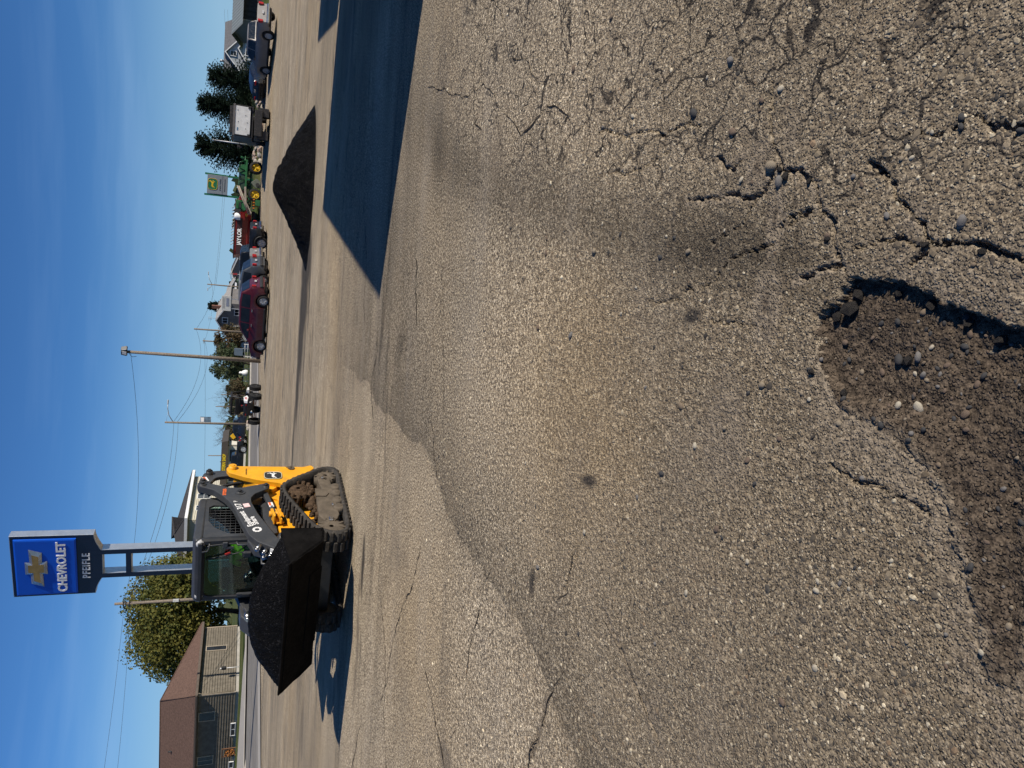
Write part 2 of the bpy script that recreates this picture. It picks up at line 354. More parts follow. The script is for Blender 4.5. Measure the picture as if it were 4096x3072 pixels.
SEAM = np.array([(-1.9, 2.6), (-1.82, 3.02), (-1.74, 3.13), (-1.52, 3.56), (-1.35, 4.18), (-1.19, 4.89), (-1.0, 5.54), (-.62, 6.2), (-.53, 7.21), (-.35, 8.26), (-.04, 10.0), (.6, 14)])
BAND = np.array([(.2, 1.2), (.45, 1.9), (.54, 2.29), (.73, 2.91), (1.04, 3.75), (1.35, 4.57), (1.72, 5.48), (2.21, 6.36), (3.2, 8)])
def zones(x, y):
    """tone (0.5 = even), warmth and crack-net masks of the patched and re-patched paving"""
    wob = .10*fbm(x, y, 81, 4, 1.6)*np.clip(y*.25, .3, 2)
    sb = x-np.interp(y, SEAM[:, 1], SEAM[:, 0])+wob; sa = x-np.interp(y, BAND[:, 1], BAND[:, 0])+wob
    n0 = sstep(13, 9, y)*sstep(2.2, 3.0, y)
    tone = np.zeros_like(x)
    tone += n0*np.where(sb > 0, -.60*np.exp(-np.maximum(sb, 0)/(.13*y)), .32*(1-np.exp(np.minimum(sb, 0)/.12)))
    tone += sstep(8, 6, y)*sstep(1.3, 2.0, y)*(-.66*np.exp(-(sa/(.062*y))**2))
    tone += np.where(sa > 0, .08*sstep(.05, .5, sa), 0)*sstep(7, 5, y)
    tone += .30*np.exp(-(((x+.0)/.75)**2+((y-4.6)/1.3)**2))+.22*sstep(9, 16, y)-.46*sstep(3.4, 1.2, y)
    tone += .16*fbm(x, y, 83, 4, .9)+.13*fbm(x*.35, y*1.5, 85, 4, .8)
    far = sstep(5.5, 9, y)*sstep(60, 35, y)
    l1 = fbm(x*.22+y*.05, y*1.7-x*.12, 91, 4, 1.); l2 = fbm(x*.12, y*.9+x*.1, 93, 4, 1.); l3 = fbm(x*.5, y*.8, 95, 4, .6)
    tone += 1.4*far*(-.55*sstep(.80, 1., 1-np.abs(l1)*3.2)*sstep(-.1, .25, l3)-.40*sstep(.82, 1., 1-np.abs(l2)*3.5)+.42*l3+.30*l2)
    l4 = fbm(x*.55+y*.3, y*1.1, 101, 5, 1.3); l5 = fbm(x*.3, y*2.6, 103, 3, 1.)
    tone += far*(.34*l4+.28*l5)
    tone -= .3*np.exp(-((x-2.05)/.35)**2-((y-6.3)/.22)**2)
    warm = .9*np.exp(-(((x+.1)/.8)**2+((y-2.9)/1.3)**2))+.7*np.exp(-((x-1.9)/.4)**2-((y-6.2)/.25)**2)+.55*np.exp(-((x+2.4)/.9)**2-((y-6.6)/1.8)**2)+.30*sstep(2.6, 1.2, y)*sstep(.4, 0, sa)+.45*fbm(x*.6, y, 87, 3, .6)+.12+.5*sstep(5.5, 9, y)*sstep(.05, .4, fbm(x*.3, y*.8, 97, 3, .5))
    warm = warm*(1-.7*sstep(0, -.35, tone))
    net = sstep(-.02, .35, sa)*sstep(8.5, 4.5, y)+.55*np.exp(-((x+.4)/.35)**2-((y-1.6)/.35)**2)
    return np.clip(.5+tone*.5, 0, 1), np.clip(warm, 0, 1), np.clip(net, 0, 1)
def lot_material():
    t = NT('worn_chip_seal'); co = t.n('TexCoord').outputs['Object']
    def stones(scale, lo, hi):
        v = t.n('TexVoronoi', Vector=co, Scale=scale, Randomness=1.)
        sep = t.n('SeparateColor', Color=v.outputs['Color'])
        return t.rng(v.outputs['Distance'], hi, lo), sep.outputs[0], sep.outputs[1]
    def scol(f): return t.ramp(f, [(0, (.03, .028, .027)), (.12, (.075, .065, .054)), (.32, (.17, .142, .108)), (.54, (.28, .24, .183)), (.76, (.42, .37, .285)), (.92, (.62, .56, .45)), (1, (.72, .67, .58))])
    m1, a1, b1 = stones(92, .22, .47)
    big = t.noise(co, .55, 3, .6); mid = t.noise(co, 3.1, 4, .65)
    mp = t.n('Mapping', Vector=co); mp.inputs['Scale'].default_value = (.22, 1.25, 1); mp.inputs['Rotation'].default_value = (0, 0, .12)
    streak = t.noise(mp.outputs[0], 1.1, 5, .66)
    fine = t.noise(co, 210, 2, .75); grain = t.noise(co, 52, 2, .8); sy = t.n('SeparateXYZ', Vector=co).outputs[1]; gy = t.rng(sy, 1.6, 5, .45, 1)
    mat = t.mix(t.rng(fine, .34, .68), (.10, .083, .062), (.34, .29, .222))
    keep1 = t.mul(m1, t.rng(t.math('ADD', a1, t.mul(mid, .5)), .42, .50))
    c = t.mix(keep1, mat, scol(b1))
    c = t.mix(t.mul(gy, t.rng(grain, .485, .37, 0, .95)), c, (.045, .037, .030)); c = t.mix(t.mul(gy, t.rng(grain, .525, .65, 0, .85)), c, (.66, .59, .47))
    tn = t.n('Attribute', {'attribute_name': 'tone'}).outputs['Fac']; wm = t.n('Attribute', {'attribute_name': 'warm'}).outputs['Fac']; nm = t.n('Attribute', {'attribute_name': 'net'}).outputs['Fac']
    c = t.n('VectorMath', {'operation': 'MULTIPLY'}, _0=c, _1=(1.09, 1.03, .93)).outputs[0]
    c = t.mix(t.mul(wm, .62), c, t.n('VectorMath', {'operation': 'MULTIPLY'}, _0=t.mix(.35, c, (.21, .165, .105)), _1=(1.12, 1.0, .80)).outputs[0])
    c = t.n('VectorMath', {'operation': 'SCALE'}, _0=c, Scale=t.rng(tn, 0, 1, .38, 1.92, False)).outputs[0]
    nv = t.n('TexVoronoi', {'feature': 'DISTANCE_TO_EDGE'}, Vector=t.n('VectorMath', {'operation': 'MULTIPLY_ADD'}, _0=t.n('TexNoise', Vector=co, Scale=7, Detail=2).outputs['Color'], _1=(.26, .26, 0), _2=co).outputs[0], Scale=4.8).outputs['Distance']
    nk = t.mul(t.mul(t.rng(nv, .038, .011), nm), t.rng(t.math('ADD', mid, t.mul(nm, .12)), .44, .54))
    c = t.mix(t.mul(nk, .95), c, (.018, .015, .013))
    # broad unevenness: binder-rich dark areas, dusty pale ones, long wheel-swept streaks
    c = t.mix(t.rng(big, .46, .74, 0, .42), c, t.mix(.5, c, (.10, .094, .09)))
    c = t.mix(t.rng(streak, .5, .74, 0, .5), c, t.mix(.55, c, (.40, .345, .275)))
    c = t.mix(t.rng(streak, .45, .27, 0, .6), c, t.mix(.6, c, (.075, .068, .063)))
    c = t.mix(t.rng(t.math('SUBTRACT', mid, t.mul(big, .3)), .36, .52, 0, .4), c, t.mix(.4, c, (.36, .275, .18)))
    at = t.n('Attribute', {'attribute_name': 'dirt'}).outputs['Fac']; ad = t.n('Attribute', {'attribute_name': 'dark'}).outputs['Fac']
    dn = t.rng(t.math('ADD', t.mul(grain, .6), t.mul(fine, .4)), .38, .62)
    dcol = t.mix(t.rng(at, .78, .96), t.mix(dn, (.13, .105, .076), (.30, .243, .175)), t.mix(dn, (.030, .022, .016), (.112, .084, .060)))
    dm = t.rng(t.math('ADD', at, t.mul(t.math('SUBTRACT', mid, .5), .55)), .25, .72, 0, .93)
    c = t.mix(dm, c, dcol)
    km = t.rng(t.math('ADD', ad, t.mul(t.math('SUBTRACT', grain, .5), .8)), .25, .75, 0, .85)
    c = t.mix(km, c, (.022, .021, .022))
    p = t.n('BsdfPrincipled', Base_Color=c, Roughness=.92); p.inputs['Specular IOR Level'].default_value = .2
    b = t.n('Bump', Strength=1., Distance=.008, Height=t.math('ADD', m1, t.mul(grain, 1.3))); t.put(p.inputs['Normal'], b.outputs[0])
    return t.done(p.outputs[0])
LOT = lot_material()

def axis(lo, f0, f1, hi, step, grow, cap):
    a = list(np.arange(f0, f1, step)); s = step; x = a[-1]
    while x < hi:
        s = min(s*grow, cap); x += s; a.append(x)
    s = step; x = f0; b = []
    while x > lo:
        s = min(s*grow, cap); x -= s; b.append(x)
    return np.array(b[::-1]+a)
def build_lot():
    xs = axis(-60, -1.35, 1.55, 70, .0072, 1.045, 1.4); ys = axis(-12, .86, 2.1, 92, .0072, 1.0092, 1.0)
    X, Y = np.meshgrid(xs, ys); x, y = X.ravel(), Y.ravel()
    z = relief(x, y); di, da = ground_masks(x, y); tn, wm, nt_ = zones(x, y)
    n, m = len(ys), len(xs); i = np.arange((n-1)*m).reshape(n-1, m)[:, :-1].ravel()
    F = np.stack([i, i+1, i+1+m, i+m], 1)
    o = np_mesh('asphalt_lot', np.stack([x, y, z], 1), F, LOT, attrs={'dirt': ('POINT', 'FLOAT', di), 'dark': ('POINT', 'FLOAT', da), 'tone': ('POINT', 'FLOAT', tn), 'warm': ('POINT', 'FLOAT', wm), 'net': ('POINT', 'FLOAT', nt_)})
    struct(o); return o
lot = build_lot()

ICO_V = None
def ico():
    g = (1+5**.5)/2; v = [(-1, g, 0), (1, g, 0), (-1, -g, 0), (1, -g, 0), (0, -1, g), (0, 1, g), (0, -1, -g), (0, 1, -g), (g, 0, -1), (g, 0, 1), (-g, 0, -1), (-g, 0, 1)]
    f = [(0, 11, 5), (0, 5, 1), (0, 1, 7), (0, 7, 10), (0, 10, 11), (1, 5, 9), (5, 11, 4), (11, 10, 2), (10, 7, 6), (7, 1, 8), (3, 9, 4), (3, 4, 2), (3, 2, 6), (3, 6, 8), (3, 8, 9), (4, 9, 5), (2, 4, 11), (6, 2, 10), (8, 6, 7), (9, 8, 1)]
    v = np.array(v, float); return v/np.linalg.norm(v[0]), np.array(f)
def stone_mat():
    t = NT('chip_stone'); a = t.n('Attribute', {'attribute_name': 'col'}).outputs['Color']; co = t.n('TexCoord').outputs['Object']
    c = t.mix(t.rng(t.noise(co, 350, 3), .35, .7, 0, .45), a, t.mix(.6, a, (.05, .045, .04)))
    p = t.n('BsdfPrincipled', Base_Color=c, Roughness=.75); p.inputs['Specular IOR Level'].default_value = .3
    return t.done(p.outputs[0])
STONE = stone_mat()
def stone_cols(rs, n):
    pal = np.array([(.05, .048, .046), (.10, .088, .074), (.155, .13, .10), (.205, .172, .13), (.28, .237, .18), (.40, .35, .27), (.58, .53, .43), (.22, .16, .11)])
    k = rs.choice(len(pal), n, p=[.10, .14, .22, .22, .16, .09, .05, .02])
    return np.clip(pal[k]*rs.uniform(.75, 1.25, (n, 1)), 0, .85)
def build_chips():
    """stone chips standing proud of the worn binder, close to the viewer"""
    rs = np.random.default_rng(5); IV, IF = ico()
    N = 150000
    y = .85*np.exp(rs.uniform(0, math.log(6.2/.85), N)); x = rs.uniform(-1, 1, N)*(.66*y+.15)
    di, da = ground_masks(x, y); big = fbm(x, y, 61, 3, 1.2)
    tn, wm, nt_ = zones(x, y); cl = fbm(x, y, 63, 3, 4.)
    keep = rs.uniform(0, 1, N) < np.clip((1.0-.80*di)*(1-.5*da)*(.55+.3*big+.35*cl-.35*wm+.25*(x < -.4)), .04, 1)
    x, y, di, tn, wm = (q[keep][:52000] for q in (x, y, di, tn, wm)); n = len(x)
    z = relief(x, y)
    r = np.clip(rs.lognormal(math.log(.0032), .45, n), .002, .013)*(1+.12*np.maximum(0, y-2))*(1-.25*di)
    s = np.stack([r*rs.uniform(.9, 1.5, n), r*rs.uniform(.7, 1.1, n), r*rs.uniform(.30, .56, n)], 1)
    th = rs.uniform(0, 6.283, n); c, sn = np.cos(th), np.sin(th)
    P = IV[None]*s[:, None]*rs.uniform(.82, 1.15, (n, 12, 1))
    V = np.stack([P[..., 0]*c[:, None]-P[..., 1]*sn[:, None]+x[:, None], P[..., 0]*sn[:, None]+P[..., 1]*c[:, None]+y[:, None], P[..., 2]+(z-s[:, 2]*.05)[:, None]], 2).reshape(-1, 3)
    F = (IF[None]+(np.arange(n)*12)[:, None, None]).reshape(-1, 3)
    cc = stone_cols(rs, n)*(.62+1.0*tn)[:, None]; cc = cc*(1-.75*di[:, None])+.75*di[:, None]*np.array([.07, .054, .040])*rs.uniform(.6, 1.6, (n, 1)); cc = cc*np.array([1.06, 1., .88])
    C = np.repeat(np.concatenate([cc, np.ones((n, 1))], 1), 12, 0)
    o = np_mesh('stone_chips', V, F, STONE, lot, False, {'col': ('POINT', 'FLOAT_COLOR', C)}); o['kind'] = 'stuff'
build_chips()
def build_pebbles():
    rs = np.random.default_rng(9)
    cols = {'slate': (.048, .047, .047), 'brown': (.13, .095, .07), 'grey': (.15, .14, .13), 'tan': (.22, .18, .13), 'cream': (.36, .32, .25), 'buff': (.17, .13, .09)}
    meshes = []
    IV, IF = ico()
    for k, (cn, c) in enumerate(cols.items()):
        for q in range(2):
            # one loop of midpoint subdivision, pushed about for an uneven pebble
            V = [Vector(v) for v in IV]; F = []; mid = {}
            def mp(a, b):
                key = (min(a, b), max(a, b))
                if key not in mid: mid[key] = len(V); V.append(((V[a]+V[b])/2).normalized())
                return mid[key]
            for a, b, c_ in IF.tolist():
                ab, bc, ca = mp(a, b), mp(b, c_), mp(c_, a); F += [(a, ab, ca), (b, bc, ab), (c_, ca, bc), (ab, bc, ca)]
            sh = Vector((rs.uniform(1.0, 1.5), rs.uniform(.8, 1.05), rs.uniform(.55, .8)))
            m = MB(); m.add([Vector((v.x*sh.x, v.y*sh.y, v.z*sh.z))*(1+.16*mnoise.noise(v*1.3+Vector((k*3, q*5, 0)))) for v in V], F, True)
            o = m.build('pebble', M('pebble_'+cn, c, rough=.8, var=.3, scale=60, bump=.25, bscale=260, spec=.25)); meshes.append((cn, o.data)); bpy.data.objects.remove(o)
    sites = []
    for _ in range(4000):
        if len(sites) >= 120: break
        x, y = rs.uniform(-.55, .36), rs.uniform(1.0, 1.66)
        if not inside(np.array([x]), np.array([y]), HOLE)[0]: continue
        sites.append((x, y, float(np.clip(rs.lognormal(math.log(.0046), .36), .003, .010)), 0))
    for _ in range(130):
        y = .95*math.exp(rs.uniform(0, math.log(4.2))); x = rs.uniform(-1, 1)*.62*y
        sites.append((x, y, float(np.clip(rs.lognormal(math.log(.0075), .3), .005, .014))*(1+.1*max(0, y-2)), 1))
    sites += [(.12, 1.33, .011, 0), (.115, 1.39, .013, 0), (-.02, 1.20, .010, 0), (.69, 1.83, .016, 1), (.75, 1.87, .018, 1), (.93, 2.08, .016, 1), (1.2, 2.12, .016, 1), (1.08, 2.33, .018, 1)]
    ps = np.array([(a, b) for a, b, *_ in sites]); zz = relief(ps[:, 0], ps[:, 1])
    for (x, y, r, w), z in zip(sites, zz):
        cn, me = meshes[rs.choice(len(meshes), p=[.19, .19, .15, .15, .08, .08, .03, .03, .02, .02, .03, .03]) if not w else rs.integers(len(meshes))]
        o = bpy.data.objects.new('pebble', me); COL.objects.link(o)
        o.location = (x, y, z+r*.12); o.scale = (r, r, r); o.rotation_euler = (rs.uniform(-.3, .3), rs.uniform(-.3, .3), rs.uniform(0, 6.28))
        size = 'large' if r > .011 else 'small' if r < .0055 else 'middling'
        if w: tag(o, f'{size} {cn} pebble lying loose on the asphalt, '+('right of' if x > .4 else 'left of' if x < -.3 else 'beyond')+' the pothole', 'pebble', 'loose pebbles on the asphalt')
        else: tag(o, f'{size} {cn} pebble in the brown dirt of the pothole, '+('far' if y > 1.35 else 'near')+(' right' if x > .1 else ' left')+' part', 'pebble', 'loose pebbles in the pothole')
build_pebbles()
def build_chunks():
    rs = random.Random(21); IV, IF = ico(); ms = []
    mt = M('broken_asphalt', (.055, .050, .046), .95, var=.4, scale=60, bump=.8, bscale=160, spec=.1)
    for k in range(4):
        m = MB(); m.add([Vector((v[0]*rs.uniform(.8, 1.3), v[1]*rs.uniform(.7, 1.1), v[2]*rs.uniform(.5, .8))) for v in IV], IF.tolist(), False); o = m.build('asphalt_chunk', mt); ms.append(o.data); bpy.data.objects.remove(o)
    P = [(.30, 1.53, .022, 'at the far end of the pothole'), (.26, 1.55, .026, 'at the far end of the pothole'), (.245, 1.60, .018, 'at the far end of the pothole'), (.29, 1.40, .013, 'under the right rim of the pothole'), (.25, 1.30, .015, 'under the right rim of the pothole'), (.20, 1.20, .016, 'under the right rim of the pothole'), (.155, 1.12, .018, 'under the right rim of the pothole'),
         (.11, 1.36, .016, 'in the middle of the pothole'), (.08, 1.66, .014, 'at the left far rim of the pothole'), (.02, 1.55, .015, 'at the left far rim of the pothole'), (.70, 1.80, .017, 'in the crack right of the pothole'), (.73, 1.83, .013, 'in the crack right of the pothole'), (.66, 1.70, .011, 'in the crack right of the pothole'), (.47, 1.62, .012, 'in the crack right of the pothole'), (.40, 1.30, .011, 'in the crack nearest the right rim'), (.36, 1.15, .010, 'in the crack nearest the right rim')]
    zz = relief(np.array([p[0] for p in P]), np.array([p[1] for p in P]))
    for (x, y, r, w), z in zip(P, zz):
        o = bpy.data.objects.new('asphalt_chunk', rs.choice(ms)); COL.objects.link(o); o.location = (x, y, z+r*.25); o.scale = (r, r, r); o.rotation_euler = (rs.uniform(-.5, .5), rs.uniform(-.5, .5), rs.uniform(0, 6))
        tag(o, ('larger' if r > .0145 else 'smaller')+' broken chunk of dark asphalt '+w, 'asphalt chunk', 'broken asphalt chunks')
build_chunks()

def flat(name, poly, z, mat, n=1):
    m = MB(); m.add([(x, y, z) for x, y in poly], [tuple(range(len(poly)))]); o = m.build(name, mat); struct(o); return o
GRASS = None
def grass_mat():
    t = NT('mown_grass'); co = t.n('TexCoord').outputs['Object']
    c = t.mix(t.rng(t.noise(co, .25, 5, .65), .35, .68), (.045, .075, .018), (.125, .12, .045))
    c = t.mix(t.rng(t.noise(co, 9, 4, .7), .4, .7, 0, .7), c, (.045, .06, .02))
    p = t.n('BsdfPrincipled', Base_Color=c, Roughness=.95); p.inputs['Specular IOR Level'].default_value = .1
    b = t.n('Bump', Strength=.8, Distance=.05, Height=t.noise(co, 25, 4, .7)); t.put(p.inputs['Normal'], b.outputs[0])
    return t.done(p.outputs[0])
GRASS = grass_mat()
ROAD = M('pale_road_asphalt', (.205, .19, .168), .9, var=.2, scale=.6, bump=.3, bscale=90, spec=.2, dirt=.4, dcol=(.13, .125, .12))
CONC = M('concrete', (.36, .335, .295), .9, var=.14, scale=.8, bump=.2, bscale=60, spec=.2, dirt=.35, dcol=(.25, .23, .2))
def strip(n0, n1, t0, t1):
    d = Vector((.43, .903)); n = Vector((-.903, .43)); return [tuple(n*a+d*b) for a, b in ((n0, t0), (n0, t1), (n1, t1), (n1, t0))]
m = MB(); m.box((0, 0, -.35), (4200, 4200, .2)); struct(m.build('ground', GRASS))
flat('road', strip(28.4, 43.6, -60, 500), .028, ROAD)
flat('road_shoulder', strip(27.6, 29.6, -60, 500), .034, CONC)
m = MB(); pts = strip(43.6, 44.0, -60, 500); m.prism([(x, y, -.05) for x, y in pts], (0, 0, .2)); struct(m.build('kerb', CONC))
flat('pavement', strip(44.0, 46.2, 0, 500), .118, CONC)
verge = strip(46.2, 900, 47, 1500); flat('grass_verge', verge, .10, GRASS)
flat('side_street', [(-19.0, 57), (-24.4, 62.9), (-41.5, 71.2), (-120, 100), (-120, 40), (-40, 20), (-26.5, 46.5)], .125, CONC)
flat('front_lawn', [(-24.4, 62.9), (-22.2, 66), (-19, 76), (-23, 100), (-130, 130), (-120, 100), (-41.5, 71.2)], .14, GRASS)
# raised strip with landscaping behind the right-hand part of the lot
def rock_bank():
    xs = np.linspace(9, 90, 90); ys = np.linspace(64.5, 92, 30); X, Y = np.meshgrid(xs, ys); x, y = X.ravel(), Y.ravel()
    z = .62+.5*sstep(65, 67.5, y)-.6*sstep(64.9, 64.5, y)+.04*fbm(x, y, 71, 3, .8)
    nx, ny = len(xs), len(ys); i = np.arange((ny-1)*nx).reshape(ny-1, nx)[:, :-1].ravel()
    struct(np_mesh('landscape_bank', np.stack([x, y, z], 1), np.stack([i, i+1, i+1+nx, i+nx], 1), GRASS))
rock_bank()

# heap of fresh asphalt on the lot
def black_mix():
    t = NT('fresh_asphalt_mix'); co = t.n('TexCoord').outputs['Object']
    v = t.n('TexVoronoi', Vector=co, Scale=55); g = t.n('SeparateColor', Color=v.outputs['Color']).outputs[0]
    c = t.mix(t.rng(g, .9, .96), (.0062, .0060, .0064), (.030, .029, .030)); c = t.mix(t.rng(t.noise(co, 4, 5, .7), .35, .7), c, (.0035, .0035, .004))
    p = t.n('BsdfPrincipled', Base_Color=c); p.inputs['Specular IOR Level'].default_value = .06
    t.put(p.inputs['Roughness'], t.rng(g, .2, .95, .85, .5))
    h = t.math('ADD', t.mul(t.rng(v.outputs['Distance'], .6, .1), .8), t.mul(t.noise(co, 18, 5, .75), 1.6))
    b = t.n('Bump', Strength=1., Distance=.022, Height=h); t.put(p.inputs['Normal'], b.outputs[0])
    return t.done(p.outputs[0])
BLACKMIX = black_mix()
def heap():
    n = 190; xs = np.linspace(-2.7, 3.1, n); ys = np.linspace(-1.9, 2.1, int(n*.75)); X, Y = np.meshgrid(xs, ys); x, y = X.ravel(), Y.ravel()
    wx, wy = x+.16*fbm(x, y, 2, 3, 1.1), y+.16*fbm(x, y, 4, 3, 1.1)
    rr = np.hypot(np.where(wx > 0, wx/2.42, wx/1.85), wy/np.where(wy < 0, 1.2, 1.45)); rr = np.sqrt(rr**2+.022)-.03
    h = 1.14*np.clip(1-rr, 0, 1)**(1.05-.22*sstep(-.6, .6, wx))
    sh = np.hypot((wx+1.25)/1.05, (wy-.15)/.85); h = np.maximum(h, .30*np.clip(1-sh, 0, 1)**1.1)
    h = h + np.where(h > .01, 1, 0)*(.05*fbm(x, y, 6, 4, 3)+.03*fbm(x, y, 8, 3, 14))*sstep(0, .3, h)
    h = h - .04
    m = len(ys); i = np.arange((m-1)*n).reshape(m-1, n)[:, :-1].ravel()
    o = np_mesh('asphalt_heap', np.stack([x, y, h], 1), np.stack([i, i+1, i+1+n, i+n], 1), BLACKMIX)
    o.location = (4.95, 20.25, 0)
    tag(o, 'heap of fresh black asphalt mix dumped on the gravelly lot', 'asphalt heap')
heap()
# long narrow cracks farther off, laid as jagged dark slivers in the paving
def far_cracks():
    rs = random.Random(77); cm = M('crack_grit', (.030, .025, .021), .95, var=.4, scale=30, spec=.05)
    LN = [([(-2.40, 5.95), (-2.57, 5.67), (-2.73, 5.47), (-2.88, 5.28), (-2.98, 5.08), (-3.2, 4.9)], .030), ([(-2.1, 6.7), (-2.44, 6.99), (-2.86, 7.24), (-3.17, 7.36), (-3.6, 7.7)], .022), ([(-1.15, 4.35), (-1.4, 4.5), (-1.68, 4.61), (-1.9, 4.75), (-2.3, 4.8)], .016), ([(-1.4, 6.2), (-1.64, 6.31), (-2.01, 6.52), (-2.3, 6.9)], .020),
          ([(-1.4, 3.2), (-1.68, 3.42), (-1.85, 3.49), (-2.07, 3.62), (-2.4, 3.7)], .018), ([(-.70, 3.05), (-.82, 3.14), (-.94, 3.23), (-1.04, 3.26), (-1.2, 3.5)], .010), ([(-1.0, 2.95), (-1.06, 2.79), (-1.17, 2.64), (-1.26, 2.55), (-1.39, 2.35)], .010),
          ([(1.15, 6.06), (.80, 5.92), (.46, 5.85), (.10, 5.78), (-.25, 5.68), (-.48, 5.68)], .014), ([(1.38, 7.15), (1.08, 6.9), (.86, 6.95), (.55, 6.85), (.48, 6.72)], .030), ([(-.32, 6.2), (-.45, 5.95), (-.62, 5.93), (-.95, 5.7)], .028), ([(.7, 9.0), (.3, 8.9), (-.1, 9.2), (-.7, 8.8)], .035), ([(2.2, 10.3), (1.6, 10.0), (1.0, 10.1), (.4, 9.8)], .04), ([(-2.3, 8.0), (-2.9, 7.5), (-3.6, 7.4), (-4.3, 7.0)], .03),
          ([(2.9, 6.9), (2.6, 6.2), (2.3, 5.6), (2.2, 5.0), (1.9, 4.6)], .02), ([(1.9, 4.6), (1.6, 4.2), (1.62, 3.8), (1.4, 3.4)], .016), ([(2.4, 5.3), (2.0, 5.2), (1.75, 4.9)], .016), ([(1.62, 3.8), (1.3, 3.75), (1.15, 3.5)], .012), ([(3.0, 5.2), (2.6, 4.7), (2.2, 4.5), (2.0, 4.1), (1.75, 3.9)], .016), ([(-5, 14.2), (-3.5, 13.8), (-2.2, 14.1), (-.8, 13.6)], .06), ([(-6.2, 9.6), (-5.2, 9.3), (-4.2, 8.7)], .04)]
    for pts, w in LN:
        P = []
        for (ax, ay), (bx, by) in zip(pts[:-1], pts[1:]):
            n = max(2, int(math.hypot(bx-ax, by-ay)/.035))
            P += [(ax+(bx-ax)*k/n, ay+(by-ay)*k/n) for k in range(n)]
        x = np.array([p[0] for p in P]); y = np.array([p[1] for p in P]); x = x+.05*fbm(x, y, 71, 4, 5); y = y+.05*fbm(x, y, 73, 4, 5)
        z = relief(x, y)+.004; d = np.gradient(np.stack([x, y], 1), axis=0); d /= np.linalg.norm(d, axis=1)[:, None]+1e-9
        hw = w*.5*np.clip(.15+1.3*np.abs(fbm(x*3, y*3, 75, 3, 3)), .12, 1.)*np.minimum(1, np.minimum(np.arange(len(x)), np.arange(len(x))[::-1])/6)
        m = MB(); m.grid([[(a-q[1]*h, b+q[0]*h, c), (a+q[1]*h*rs.uniform(.5, 1), b-q[0]*h*rs.uniform(.5, 1), c)] for a, b, c, q, h in zip(x, y, z, d, hw)], False); m.build('crack', cm, lot)
far_cracks()
# ------------------------------------------------------------------ building outside the frame whose shadow lies across the lot
def showroom():
    hb = 4.5
    A, B = Vector((6.88, 5.52)), Vector((9.59, 13.15)); C, D = Vector((13.41, 12.07)), Vector((14.95, 16.8)); e = Vector((.945, -.326))
    o = thing('showroom', 'flat roofed pale dealership building beside the lot', 'building', (A.x, A.y, 0))
    wall = M('showroom_panel', (.55, .54, .52), .7, var=.06, scale=1)
    for P, Q, L in ((A, B, 16), (C-e*.02, D, 16)):
        m = MB(); pts = [P, Q, Q+e*L, P+e*L]; m.prism([(p.x-A.x, p.y-A.y, -.1) for p in pts], (0, 0, hb-.2 if P is A else hb-.2)); m.build('wall', wall, o)
        m = MB(); c = sum(pts, Vector((0, 0)))/4; m.prism([(p.x-A.x, p.y-A.y, hb-.297) for p in pts], (0, 0, .3)); m.build('parapet', M('dark_trim', (.06, .06, .065), .6), o)
    d = (B-A).normalized(); n = Vector((-d.y, d.x))
    for k in range(4):
        a = A+d*(.6+k*1.9)+n*.02-A; b = a+d*1.6
        m = MB(); m.prism([(a.x, a.y, .6), (b.x, b.y, .6), (b.x, b.y, 3.2), (a.x, a.y, 3.2)], (n.x*.05, n.y*.05, 0)); m.build('window', M_dark_glass('shop_glass'), o)
showroom()
# ------------------------------------------------------------------ tracked loader
BLK = M('satin_black_steel', (.022, .023, .025), .48, var=.2, scale=5, dirt=.25, dcol=(.07, .06, .05))
GRY = M('charcoal_paint', (.042, .044, .048), .42, var=.12, scale=4, dirt=.18, dcol=(.11, .10, .085))
YEL = M('construction_yellow', (.76, .35, .012), .42, var=.10, scale=4, coat=.15, dirt=.42, dcol=(.36, .19, .05))
RUB = M('dusty_rubber', (.038, .035, .032), .85, var=.3, scale=9, bump=.35, bscale=40, dirt=.55, dcol=(.13, .108, .085), spec=.25)
DUST = M('dusty_steel', (.112, .092, .070), .85, var=.25, scale=7, bump=.3, bscale=50, dirt=.4, dcol=(.10, .08, .06), spec=.2)
MUD = M('caked_mud', (.080, .053, .034), .95, var=.4, scale=20, bump=1., bscale=45, spec=.1)
STEEL = M('bright_steel', (.55, .54, .52), .3, 1., var=.15, scale=20)
WHT = M('white_decal', (.75, .75, .74), .5, var=.05)
GLASS = M_glass('tinted_cab_glass', (.62, .80, .74), .12)
LAMP = M('lamp_lens', (.42, .42, .42), .18, var=.1, spec=.8)
ORG = M('orange_decal', (.75, .14, .03), .5, var=.06)
def rnd_poly(poly, r, n=3):
    """round the corners of a closed 2D polygon"""
    out = []; N = len(poly)
    for i in range(N):
        p0, p, p1 = (Vector(poly[(i+k) % N]) for k in (-1, 0, 1))
        a = min(r, .45*(p0-p).length); b = min(r, .45*(p1-p).length); A = p+(p0-p).normalized()*a; B = p+(p1-p).normalized()*b
        for k in range(n+1):
            t = k/n; out.append(tuple(A*(1-t)**2+p*2*t*(1-t)+B*t*t))
    return out
